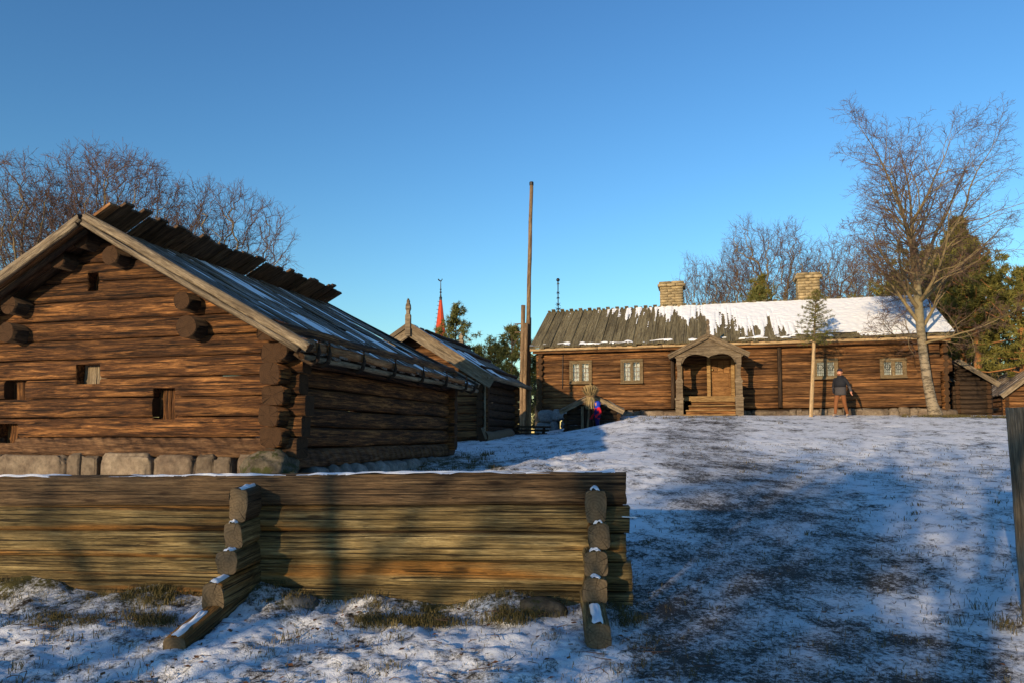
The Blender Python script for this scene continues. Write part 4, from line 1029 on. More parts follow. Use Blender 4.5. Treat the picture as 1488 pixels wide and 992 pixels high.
# ------------------------------------------------------------------ trees
def grow(rng, starts, P):
    """starts: (pos, dir, length, radius, level). P: dict of per-level lists. returns polylines per level"""
    out = {}
    stack = list(starts)
    while stack:
        p, d, L, r, lev = stack.pop()
        n = P['seg'][lev]; st = L / n; pts = [p.copy()]; dirs = [d.copy()]
        rr = [r]; re = r * P['tip'][lev]
        for i in range(n):
            g = Vector((rng.gauss(0, 1), rng.gauss(0, 1), rng.gauss(0, 1))) * P['wander'][lev]
            d = (d + g + Vector((0, 0, P['up'][lev]))).normalized()
            p = p + d * st; pts.append(p.copy()); dirs.append(d.copy()); rr.append(r + (re - r) * (i + 1) / n)
        out.setdefault(lev, []).append((pts, rr, P['sides'][lev]))
        if lev + 1 < len(P['seg']):
            nc = P['nchild'][lev]; nc = max(1, int(round(nc * (.75 + .5 * rng.random()))))
            t0 = P['t0'][lev]; a0 = rng.random() * 6.28
            for k in range(nc):
                t = t0 + (1 - t0) * (k + rng.random() * .8) / nc; t = min(t, .995); f = t * n; i = int(f); u = f - i
                q = pts[i].lerp(pts[i + 1], u); dd = dirs[i + 1]
                ax = dd.cross(Vector((0, 0, 1)) if abs(dd.z) < .9 else Vector((1, 0, 0))).normalized()
                ax.rotate(Matrix.Rotation(a0 + k * 2.4 + rng.gauss(0, .35), 3, dd))
                cd_ = dd.copy(); cd_.rotate(Matrix.Rotation(R(P['ang'][lev] + rng.gauss(0, 9)), 3, ax))
                cl = L * P['ratio'][lev] * (1 - P['fall'][lev] * (t - t0) / (1.001 - t0)) * rng.uniform(.7, 1.25)
                cr = max(P['rmin'], min(rr[i] * .72, rr[i] * P['rr'][lev]))
                stack.append((q, cd_, cl, cr, lev + 1))
    return out
BIRCHP = dict(seg=[9, 7, 5, 4, 3], wander=[.07, .12, .16, .2, .24], up=[.05, .06, .035, .02, .03], sides=[10, 7, 5, 4, 3], tip=[.35, .25, .25, .3, .5],
              nchild=[9, 9, 8, 6], t0=[.25, .2, .2, .2], ang=[40, 42, 42, 40], ratio=[.52, .46, .48, .52], fall=[.45, .5, .4, .3], rr=[.55, .5, .5, .55], rmin=.006)
def bare_tree(name, label, loc, starts, P, seed, trunkmat, limbmat, twigmat, group=None, split=1, fit=None):
    T = empty(name, loc, 0, label, 'tree', group); rng = random.Random(seed)
    o = grow(rng, starts, P)
    if fit:   # bring the grown crown to the height and half width wanted
        A = np.array([tuple(p[0][-1]) for l in o for p in o[l]]); sz = fit[0] / A[:, 2].max(); sx = fit[1] / np.percentile(np.abs(A[:, :2]), 97)
        for l in o:
            for pts, rr, sd in o[l]:
                for p in pts: p.x *= sx; p.y *= sx; p.z *= sz
    tr = [q for l in o if l <= split - 1 for q in o[l]]; li = [q for l in o if split <= l <= split + 1 for q in o[l]]; tw = [q for l in o if l > split + 1 for q in o[l]]
    tube_obj('trunk', tr, trunkmat, T); tube_obj('limbs', li, limbmat, T); tube_obj('twigs', tw, twigmat, T)
    return T
# the birch in front of the house
def birch():
    y = 27.0; b = at(1357, 601, y); z = gz(b.x, y)
    base = Vector((b.x, y, z - .1))
    # leaning trunk given point by point, then free growth
    tp = [at(px, py, y) - base for px, py in ((1361, 606), (1354, 585), (1347, 550), (1341, 510), (1337, 470), (1334, 435), (1332, 405))]
    tp[0].z = 0; rad = [.27, .19, .165, .155, .15, .15, .12]
    T = empty('birch_tree', base, 0, 'tall bare birch with pale bark leaning before the right end of the farmhouse', 'tree')
    tube_obj('trunk', [(tp, rad, 14)], M['birch'], T)
    rng = random.Random(21); top = tp[-1]; st = []
    for (ex, ey, dy, ln, rd) in ((1350, 260, .3, 6.73, 0.102), (1300, 290, -.6, 6.32, 0.088), (1395, 270, .5, 6.73, 0.095), (1325, 230, -.3, 7.14, 0.088), (1425, 260, -.5, 6.73, 0.075), (1375, 240, -1.6, 6.32, 0.068), (1320, 300, 2.0, 5.51, 0.068)):
        d = (at(ex, ey, y + dy * 2) - base - top); st.append((top + Vector((rng.gauss(0, .05), rng.gauss(0, .05), -rng.random() * .5)), d.normalized(), ln, rd, 1))
    for (sx, sy, ex, ey, dy, ln, rd) in ((1336, 470, 1240, 395, .0, 4.2, .075), (1335, 450, 1260, 350, -1., 4.6, .08), (1338, 480, 1440, 400, .4, 4.4, .075), (1335, 440, 1460, 350, -.6, 5.0, .085), (1337, 490, 1250, 470, -1.2, 3.4, .05), (1340, 500, 1420, 470, -1.2, 3.2, .05), (1335, 445, 1300, 380, 2.2, 3.6, .06), (1335, 455, 1380, 380, 2.5, 3.6, .06), (1334, 430, 1280, 330, -2., 4.4, .07), (1335, 440, 1420, 330, -2.2, 4.6, .07)):
        s = at(sx, sy, y) - base; d = at(ex, ey, y + dy * 1.6) - base - s; st.append((s, d.normalized(), ln, rd, 1))
    P = dict(BIRCHP, tip=[.3, .07, .15, .3, .5], seg=[9, 9, 6, 4, 3], nchild=[9, 14, 10, 6], wander=[.07, .11, .17, .22, .26], up=[.05, .045, .03, .015, .02], ang=[40, 38, 40, 40], ratio=[.5, .42, .46, .5], t0=[.25, .18, .2, .2], rmin=.0055)
    o = grow(rng, st, P)
    zt = at(1440, 150, y).z - base.z; z0_ = tp[-1].z; zm = max(p[0][-1].z for l in o for p in o[l]); f_ = (zt - z0_) / (zm - z0_)
    for l in o:
        for pts, rr, sd in o[l]:
            for p in pts:
                if p.z > z0_: p.z = z0_ + (p.z - z0_) * f_
    tube_obj('limbs', o[1] + o[2], M['twig_y'], T); tube_obj('twigs', o[3] + o[4], M['twig'], T)
birch()
# bare trees with wide domed crowns, grown towards points spread through the crown
OK = dict(BIRCHP, tip=[.3, .12, .2, .3, .5], seg=[8, 8, 6, 4, 3], nchild=[11, 10, 9, 6], wander=[.10, .17, .22, .26, .3], ang=[45, 42, 42, 42], up=[.03, .06, .06, .06, .06], ratio=[.95, .48, .46, .5], fall=[.12, .4, .4, .3], rmin=.0095)
def crown_tree(seed, H, hw, c0, n, step, kill, wig, r0, lobes=.3):
    """returns (thick, middle, thin) polylines of a tree H tall whose crown is hw wide to each side"""
    r = np.random.RandomState(seed)
    d = r.normal(size=(n, 3)); d /= np.linalg.norm(d, axis=1, keepdims=True)
    q = r.rand(n, 1) ** (1 / 2.6); lob = np.array([1 + lobes * mnoise.noise((p[0] * 1.7 + seed, p[1] * 1.7, p[2] * 1.7)) * 1.6 for p in d])[:, None]
    A = d * q * lob * np.array([hw, hw, H * (1 - c0) / 2]) + np.array([0, 0, H * (1 + c0) / 2]); A = A[A[:, 2] > c0 * H * .8]; zq = np.percentile(A[:, 2], 99.7); A[:, 2] = c0 * H + (A[:, 2] - c0 * H) * (H * .965 - c0 * H) / (zq - c0 * H)
    P = [np.array([0, 0, z]) + r.normal(size=3) * .03 for z in np.arange(0, c0 * H + step, step)]; par = [-1] + list(range(len(P) - 1))
    near = np.full(len(A), 1e9); who = np.zeros(len(A), int); new = list(range(len(P)))
    for it in range(140):
        N = np.array([P[i] for i in new]); D2 = ((A[:, None] - N[None]) ** 2).sum(-1); m = D2.argmin(1); dm = np.sqrt(D2[np.arange(len(A)), m]); u = dm < near
        near[u] = dm[u]; who[u] = np.array(new)[m[u]]
        k = near > kill; A, near, who = A[k], near[k], who[k]
        if len(A) < 8: break
        new = []; acc = {}
        for j in range(len(A)):
            v = A[j] - P[who[j]]; acc.setdefault(who[j], []).append(v / (np.linalg.norm(v) + 1e-9))
        for i, vs_ in acc.items():
            v = np.mean(vs_, 0) + r.normal(size=3) * wig + np.array([0, 0, .05]); v /= np.linalg.norm(v) + 1e-9
            P.append(P[i] + v * step); par.append(i); new.append(len(P) - 1)
        if not new or len(P) > 7000: break
    nn = len(P); kids = [[] for _ in range(nn)]
    for i, p in enumerate(par):
        if p >= 0: kids[p].append(i)
    w_ = np.zeros(nn)
    for i in range(nn - 1, -1, -1): w_[i] = 1 if not kids[i] else sum(w_[k] ** 1. for k in kids[i])
    rad = np.maximum(.0085, r0 * (w_ / w_[0]) ** .54)
    polys = []; st = [0]
    while st:
        i = st.pop(); ch = [i] if par[i] < 0 else [par[i], i]; 
        while kids[i]:
            ks = sorted(kids[i], key=lambda k: -w_[k]); st += ks[1:]; i = ks[0]; ch.append(i)
        R_ = [min(rad[c], rad[ch[min(1, len(ch) - 1)]]) for c in ch]
        while len(ch) > 1:   # chop so that equal lengths can be batched
            c_, rr_ = ch[:7], R_[:7]; polys.append(([Vector(P[c]) for c in c_], rr_)); ch, R_ = ch[6:], R_[6:]
    for i in range(nn):   # fine twigs on the outer shoots
        if w_[i] <= 6 and par[i] >= 0:
            v = P[i] - P[par[i]]; v = v / (np.linalg.norm(v) + 1e-9)
            for q_ in range(3 if w_[i] <= 2 else 2):
                a_ = Vector(P[i]); e = v + r.normal(size=3) * .5 + np.array([0, 0, .18]); e /= np.linalg.norm(e); L = step * r.uniform(1.0, 2.6); b_ = a_ + Vector(e * L * .5); e2 = e + r.normal(size=3) * .25; c_ = b_ + Vector(e2 * L * .5)
                polys.append(([a_, b_, c_], [.0075, .0065, .0045]))
                for z_ in range(2):
                    f = a_.lerp(b_, r.uniform(.4, 1)) if z_ else b_.lerp(c_, r.uniform(0, .7)); e3 = e + r.normal(size=3) * .6 + np.array([0, 0, .1]); e3 /= np.linalg.norm(e3); L3 = L * r.uniform(.3, .6)
                    polys.append(([f, f + Vector(e3 * L3 * .5), f + Vector((e3 + r.normal(size=3) * .2) * L3)], [.006, .0055, .004]))
    big = [(p, q_, 8) for p, q_ in polys if q_[0] > .10]; mid_ = [(p, q_, 5) for p, q_ in polys if .03 < q_[0] <= .10]; thin = [(p, q_, 3) for p, q_ in polys if q_[0] <= .03]
    return big, mid_, thin
PROTO = {}
def dome_tree(kind, args, label, loc, h, hw, rz, group, limbmat):
    """a tree of its own, its meshes shared with others of the same growth but turned and scaled"""
    if kind not in PROTO:
        parts = crown_tree(*args); PROTO[kind] = [np_mesh(nm, *tubes(p)) for nm, p in zip(('trunk', 'limbs', 'twigs'), parts)]
        for me, m in zip(PROTO[kind], (M['bark'], limbmat, M['twig'])): me.materials.append(m); me.polygons.foreach_set('use_smooth', [True] * len(me.polygons))
    T = empty('bare_tree', loc, rz, label, 'tree', group); T.scale = (hw / args[2], hw / args[2], h / args[1])
    for nm, me in zip(('trunk', 'limbs', 'twigs'), PROTO[kind]): obj(nm, me, None, T)
    return T
LA = ('left', (4, 13., 4.2, .34, 3800, .27, .38, .20, .30, .2)); LB = ('round', (5, 16., 4.2, .36, 2400, .36, .52, .38, .36, .35)); LC = ('open', (11, 14., 3.6, .34, 1500, .36, .55, .42, .30, .45))
for K, px, py, y, hw, rz, lab in ((LA, 178, 205, 33, 4.0, .3, 'bare crown with reddish twigs above the middle of the barn ridge'), (LC, 322, 243, 34, 3.2, 1.2, 'bare crown above the right end of the barn ridge'), (LA, 40, 233, 31, 3.6, 2.5, 'bare crown rising above the barn roof at the left picture edge')):
    t = at(px, py, y); g = gz(t.x, y); dome_tree(K[0], K[1], lab, (t.x, y, g), t.z - g, hw, rz, 'bare trees behind the barn', M['twig_y'])
for K, px, py, y, hw, rz, lab in ((LB, 1120, 308, 55, 4.1, .5, 'widest bare round crowned tree behind the farmhouse ridge between the chimneys'), (LC, 1013, 358, 55, 2.4, 2.2, 'smaller bare crooked tree just right of the left chimney'), (LC, 1062, 336, 57, 2.7, .4, 'bare tree behind the ridge left of the widest round crown'), (LB, 1215, 334, 54, 3.2, 3.9, 'bare tree with fine twigs right of the right chimney'), (LC, 1168, 365, 60, 2.4, 4.4, 'slim bare tree directly behind the right chimney'), (LB, 1265, 355, 50, 2.6, 2.0, 'bare tree behind the snowy roof left of the birch crown')):
    t = at(px, py, y); g = gz(t.x, y); dome_tree(K[0], K[1], lab, (t.x, y, g), t.z - g, hw, rz, 'bare trees behind the farmhouse', M['twig_y'])
# thin shrubs seen past the storehouse
for px, py, y, seed, lab in ((684, 488, 62, 41, 'thin bare sapling between the pines above the storehouse roof'), (786, 530, 60, 42, 'pale bare shrub in the gap left of the farmhouse'), (1445, 520, 38, 43, 'tangled bare bush before the right hand shed'), (1432, 575, 36, 47, 'low brushy thicket beside the right hand shed')):
    t = at(px, py, y); g = gz(t.x, y); h = max(1.5, t.z - g)
    bare_tree('bare_shrub', lab, (t.x, y, g), [(Vector((0, 0, 0)), Vector((.1 * k - .2, .05 * k, 1)).normalized(), h * rnd.uniform(.6, .9), .05, 1) for k in range(4)], dict(BIRCHP, rmin=.012, nchild=[6, 8, 6, 4]), seed, M['bark'], M['twig_y'], M['twig_y'], split=2)

def needles(rng, C_, D_, m, ln, wd, spread=.9):
    """tufts: centres C_ (n,3), axis D_ (n,3) -> triangles"""
    n = len(C_); ax = np.repeat(D_, m, 0); d = ax * (1 - spread) + rng.normal(size=(n * m, 3)) * spread * .6
    d /= np.linalg.norm(d, axis=1, keepdims=True) + 1e-9
    b = np.repeat(C_, m, 0) + rng.normal(size=(n * m, 3)) * ln * .22
    l = ln * rng.uniform(.6, 1.2, (n * m, 1)); s = np.cross(d, rng.normal(size=(n * m, 3))); s /= np.linalg.norm(s, axis=1, keepdims=True) + 1e-9
    V = np.stack([b - s * wd, b + s * wd, b + d * l], 1).reshape(-1, 3); F = np.arange(len(V)).reshape(-1, 3)
    return V, F
def pine(name, label, loc, h, cr, c0, seed, mat, tufts=70, ln=.28, wd=.022, dens=34, spruce=False, trunk_r=.2, group=None, bark='pinebark'):
    """h height, cr crown radius, c0 start of crown as a share of height"""
    T = empty(name, loc, 0, label, 'tree', group); rng = np.random.RandomState(seed); rg = random.Random(seed)
    lean_ = rng.normal(size=2) * .02
    tp = [Vector((lean_[0] * h * t + .08 * math.sin(t * 5 + seed), lean_[1] * h * t, h * t * .99)) for t in np.linspace(0, 1, 9)]
    tube_obj('trunk', [(tp, [trunk_r * (1 - .9 * t) + .015 for t in np.linspace(0, 1, 9)], 9)], M[bark], T)
    br, Cs, Ds = [], [], []
    nb = tufts
    for k in range(nb):
        t = c0 + (1 - c0) * ((k + rng.rand()) / nb) ** .9; t = min(t, .99); i = int(t * 8); p = tp[i].lerp(tp[i + 1], t * 8 - i)
        f = (t - c0) / (1 - c0)
        prof = (1 - f) ** .8 if spruce else (math.sin(math.pi * min(1, (f * .85 + .15))) ** .7)
        L = cr * max(.12, prof) * (rng.uniform(.7, 1.1) if spruce else rng.uniform(.35, 1.35)); a = k * 2.4 + rng.normal() * .4
        el = (-.25 + .5 * f) if spruce else (.05 + .7 * f + rng.normal() * .2)
        d = Vector((math.cos(a) * math.cos(el), math.sin(a) * math.cos(el), math.sin(el))); pts = [p]
        for s in range(5):
            d = (d + Vector(rng.normal(size=3)) * .12 + Vector((0, 0, .05))).normalized(); pts.append(pts[-1] + d * L / 5)
        br.append((pts, list(np.linspace(.05 * trunk_r / .2, .012, 6)), 5))
        for q in range(int(4 + 7 * L / max(cr, .1))):
            u = rng.uniform(.15 if spruce else .4, 1) * 4.99; j = int(u); c = pts[j].lerp(pts[j + 1], u - j)
            side = Vector(rng.normal(size=3)) * (.10 if spruce else .17) * L
            Cs.append(tuple(c + side)); Ds.append(tuple((d * .6 + side.normalized() * .7 + Vector((0, 0, .0 if spruce else .35))).normalized()))
    tube_obj('limbs', br, M[bark] if not spruce else M['bark'], T)
    V, F = needles(rng, np.array(Cs), np.array(Ds), dens, ln, wd)
    obj('crown', np_mesh('crown', V, F), mat, T)
    return T
def putpine(px, py, y, cr, c0, seed, lab, mat='pine', **kw):
    t = at(px, py, y); g = gz(t.x, y)
    return pine(kw.pop('name', 'pine_tree'), lab, (t.x, y, g), t.z - g, cr, c0, seed, M[mat], **kw)
putpine(1392, 318, 38, 2.7, .36, 2, 'dense olive green conifer behind the birch crown', tufts=150, dens=46, wd=.04, ln=.3, trunk_r=.26, spruce=True)
putpine(1372, 368, 42, 3.0, .30, 4, 'broad conifer filling the gap behind the birch trunk', tufts=130, dens=46, wd=.04, ln=.3, trunk_r=.26)
putpine(1414, 372, 36, 2.2, .46, 6, 'pine with bare orange trunk behind the lean to shed', tufts=60, trunk_r=.24)
putpine(1476, 395, 34, 2.4, .28, 7, 'sparse spreading pine at the right picture edge above the log shed', tufts=46, trunk_r=.2)
putpine(1448, 415, 44, 2.6, .25, 9, 'dark pine between the orange trunked pine and the picture edge', 'pine_far', tufts=60)
putpine(1290, 400, 46, 2.2, .3, 11, 'conifer showing above the snowy roof left of the birch trunk', tufts=60)
putpine(1113, 398, 50, 1.4, .5, 13, 'slim yellow green conifer below the widest round bare crown', tufts=30, dens=22)
putpine(1104, 415, 47, 1.2, .4, 15, 'short dark pine just above the ridge left of the slim conifer', 'pine_far', tufts=34)
putpine(1425, 520, 41, 2.6, .05, 16, 'low dark spruce behind the lean to shed', 'pine_far', tufts=60, spruce=True)
putpine(1500, 470, 44, 3.2, .1, 18, 'dark spruce partly cut off by the right picture edge', 'pine_far', tufts=60, spruce=True)
for px, py, y, cr, c0, seed, lab in ((662, 446, 60, 1.6, .45, 22, 'pine with dark tufts beside the red spire'), (741, 478, 54, 1.9, .40, 23, 'upright pine just left of the well pole'), (716, 503, 58, 2.3, .4, 24, 'round topped pine between the storehouse roof and the well pole'), (695, 506, 60, 1.7, .4, 25, 'small pine low above the storehouse roof'), (778, 520, 58, 1.6, .3, 26, 'dark pine in the gap between well pole and farmhouse')):
    putpine(px, py, y, cr, c0, seed, lab, 'pine_far', tufts=34, dens=30, ln=.34, wd=.03, group='pines beyond the storehouse', trunk_r=.16, bark='bark')
putpine(784, 565, 62, 1.5, .1, 27, 'little young spruce low in the gap left of the farmhouse', 'pine_far', tufts=50, spruce=True, name='spruce_tree', bark='bark')
# unseen trees behind the viewer: forked one shades the fence, others added for shade
SH = dict(OK, up=[.03, -.01, .03, .05, .05], wander=[.06, .07, .2, .25, .3], nchild=[6, 6, 5, 4], rmin=.012, t0=[.35, .2, .2, .2], ratio=[.6, .48, .46, .5])
up = Vector((.03, 0, 1)).normalized()
for (x, y, h, r, seed, st, lab) in (
        (-14.5, -12.6, 8.6, .25, 53, [((-.1, 0, 2.0), (-1, .08, 1.0), 5.0, .17), ((-.05, 0, 2.7), (-.42, 0, 1), 3.6, .14), ((0, 0, 3.2), (.7, 0, 1), 3.4, .10)], 'bare tree behind the viewer whose forked limbs shade the fence'),
        (-10.4, -10.5, 8.5, .20, 51, [], 'unseen bare tree added behind the viewer to shade the foot of the path'),
        (-8.2, -12.5, 9.5, .20, 54, [], 'unseen bare tree added behind the viewer to shade the middle of the slope'),
        (-6.6, -9.0, 7.5, .18, 56, [], 'unseen low bare tree added behind the viewer to shade the lower right ground'),
        (-4.5, -13.5, 9.0, .18, 55, [], 'unseen bare tree added behind the viewer to shade the right of the slope')):
    g = gz(x, y); bare_tree('bare_tree', lab, (x, y, g), [(Vector((0, 0, 0)), up.copy(), h * .75, r, 0)] + [(Vector(p), Vector(d).normalized(), l, rr, 1) for p, d, l, rr in st], SH, seed, M['bark'], M['bark'], M['twig'], 'trees behind the viewer')
for (x, y, h, cr, seed, lab) in ((-12.0, -15.5, 7.6, 1.9, 61, 'unseen pine added behind the viewer to shade the path'),):
    pine('pine_tree', lab, (x, y, gz(x, y)), h, cr, .42, seed, M['pine'], tufts=46, dens=26, group='trees behind the viewer')

# Christmas spruce on its pole
def polespruce():
    y = 27.2; b = at(1178, 606, y); g = gz(b.x, y); base = Vector((b.x, y, g))
    T = empty('pole_spruce', base, 0, 'small green spruce left on top of a tall peeled pole by the house wall', 'spruce')
    tip = at(1186.5, 422, y) - base; cut = at(1182.5, 497, y) - base
    put_pole(T, Vector((0, 0, -.15)), cut, .075, [M['bare'], M['bare']], 'pole', ns=12, amp=.012, nx=16, taper=.15)
    put_pole(T, cut, tip, .045, [M['bark'], M['bark']], 'stem', ns=8, amp=.01, nx=8, taper=.8)
    rng = np.random.RandomState(9); br, Cs, Ds = [], [], []; H = tip.z - cut.z
    for k in range(64):
        f = (k + rng.rand()) / 64; p = cut.lerp(tip, f * .97); L = (.82 * (1 - f) ** .75 + .10) * rng.uniform(.7, 1.15) * (1 if f > .08 else .75)
        a = k * 2.4 + rng.normal() * .3; el = -.28 + .75 * f; d = Vector((math.cos(a) * math.cos(el), math.sin(a) * math.cos(el), math.sin(el))); pts = [p]
        for s in range(4): d = (d + Vector((0, 0, .07))).normalized(); pts.append(pts[-1] + d * L / 4)
        br.append((pts, [.016, .013, .010, .007, .004], 4))
        for q in range(int(4 + 11 * L)):
            u = rng.uniform(.15, 1) * 3.99; j = int(u); c = pts[j].lerp(pts[j + 1], u - j); sd = Vector((-d.y, d.x, 0)) * rng.normal() * .13 * L
            Cs.append(tuple(c + sd + Vector((0, 0, rng.normal() * .02)))); Ds.append(tuple((d * .8 + sd * 3).normalized()))
    tube_obj('branches', br, M['bark'], T)
    V, F = needles(rng, np.array(Cs), np.array(Ds), 17, .085, .005, .8); obj('crown', np_mesh('crown', V, F), M['spruce'], T)
polespruce()

# ------------------------------------------------------------------ bell tower far off
def spire():
    y = 150; b = at(640, 490, y); top = at(640.5, 436, y); rod = at(641.5, 409, y); g = gz(b.x, y)
    S = empty('bell_tower', (b.x, y, g), R(12), 'slender red shingled spire with black weathercock far beyond the storehouse', 'tower')
    hb, ht = b.z - g, top.z - g
    obj('spire', lathe_mesh('spire', [(1.9, hb - 6), (1.35, hb - 1.2), (1.22, hb), (.28, ht)], 8), M['red'], S)
    obj('tower_body', boxes_mesh('tower_body', [(-2.2, 2.2, -2.2, 2.2, -1, hb - 5.9)]), M['red'], S)
    h = rod.z - g
    obj('rod', lathe_mesh('rod', [(.30, ht - .2), (.26, ht + .3), (.12, ht + 1.2), (.08, h - .5), (.06, h)], 8), M['iron'], S)
    for z, r in ((ht + .4, .34), (ht + 1.6, .24), (ht + 2.2, .2)): obj('knob', stone_mesh(r, r, r * .8, 1, sub=2, e=1, rough=0), M['iron'], S, (0, 0, z))
    out = [(-.1, -.05), (.12, -.05), (.22, .12), (.30, .32), (.42, .38), (.36, .46), (.30, .56), (.20, .46), (.12, .22), (-.12, .16), (-.30, .34), (-.50, .52), (-.62, .40), (-.52, .18), (-.30, .02)]
    obj('weathercock', prism_mesh('weathercock', out, -.05, .05), M['iron'], S, (0, 0, h))
    for k in range(9):
        z = hb + (ht - hb) * (k + .5) / 9; r = 1.22 + (.28 - 1.22) * (k + .5) / 9
        put_pole(S, (-r * .8, -.4, z), (-r - .35, -.4, z), .05, [M['iron'], M['iron']], 'rung', ns=5, nx=2)
spire()

# ------------------------------------------------------------------ people
def skin_body(name, J, E, parent, mats, pick, sub=2):
    names = list(J); me = bpy.data.meshes.new(name)
    me.from_pydata([J[n][0] for n in names], [(names.index(a), names.index(b)) for a, b in E], [])
    o = bpy.data.objects.new(name, me); C.objects.link(o)
    o.modifiers.new('skin', 'SKIN'); ss = o.modifiers.new('sub', 'SUBSURF'); ss.levels = sub; ss.render_levels = sub
    for i, n in enumerate(names):
        r = J[n][1]; sv = me.skin_vertices[0].data[i]; sv.radius = r if isinstance(r, tuple) else (r, r); sv.use_root = (i == 0)
    dg = bpy.context.evaluated_depsgraph_get(); dg.update()
    ev = bpy.data.meshes.new_from_object(o.evaluated_get(dg)); bpy.data.objects.remove(o); bpy.data.meshes.remove(me)
    ev.materials.clear()
    for m in mats: ev.materials.append(m)
    ev.polygons.foreach_set('material_index', [pick(p.center) for p in ev.polygons])
    ev.polygons.foreach_set('use_smooth', [True] * len(ev.polygons))
    return obj(name, ev, None, parent)
def loft(name, rings, mat, parent, ns=20, wob=.01, caps=True):
    V, F = [], []
    for cx, cy, z, rx, ry in rings:
        for k in range(ns):
            a = 2 * math.pi * k / ns; q = 1 + wob * nz(math.cos(a) * 3, math.sin(a) * 3, z * 9) * 4
            V.append((cx + rx * math.cos(a) * q, cy + ry * math.sin(a) * q, z))
    for i in range(len(rings) - 1):
        for k in range(ns): a, b = i * ns + k, i * ns + (k + 1) % ns; F.append((a, b, b + ns, a + ns))
    if caps: F.append(tuple(range(ns))[::-1]); F.append(tuple(range((len(rings) - 1) * ns, len(rings) * ns)))
    return obj(name, py_mesh(name, V, F), mat, parent, smooth=True)
skin_m = plain('skin', (.55, .25, .16), .55, 20, .1); navy = plain('dark_jacket_cloth', (.012, .013, .018), .8, 30, .4); greyc = plain('grey_jacket_cloth', (.055, .05, .052), .85, 40, .45)
rust = plain('rust_trousers', (.19, .072, .026), .85, 25, .25); hat_m = plain('dark_knit', (.025, .02, .03), .95, 60, .4); shoe = plain('pale_shoes', (.32, .24, .19), .7); beard = plain('reddish_beard', (.22, .075, .03), .9, 40, .4)
def fingers(J, E, w, pre, d, out):
    """five finger chains on the hand at w pointing along d, thumb towards out"""
    w, d, out = Vector(w), Vector(d).normalized(), Vector(out).normalized(); J[pre + 'palm'] = (tuple(w + d * .07), (.036, .022)); E.append((pre + 'wrist', pre + 'palm'))
    side = d.cross(out).normalized()
    for k, (s, l) in enumerate(((-.028, .065), (-.009, .08), (.010, .075), (.028, .058))):
        a = w + d * .10 + side * s; m1 = a + d * l * .55 + out * -.008; e = a + d * l * .9 - out * .03
        for nm, p, r in (('a', a, .0095), ('b', m1, .009), ('c', e, .008)): J[f'{pre}f{k}{nm}'] = (tuple(p), r)
        E += [(pre + 'palm', f'{pre}f{k}a'), (f'{pre}f{k}a', f'{pre}f{k}b'), (f'{pre}f{k}b', f'{pre}f{k}c')]
    a = w + d * .045 + side * -.035; m1 = a + d * .035 - side * .022; e = m1 + d * .035 - side * .005
    for nm, p, r in (('a', a, .012), ('b', m1, .0105), ('c', e, .009)): J[pre + 'th' + nm] = (tuple(p), r)
    E += [(pre + 'palm', pre + 'tha'), (pre + 'tha', pre + 'thb'), (pre + 'thb', pre + 'thc')]
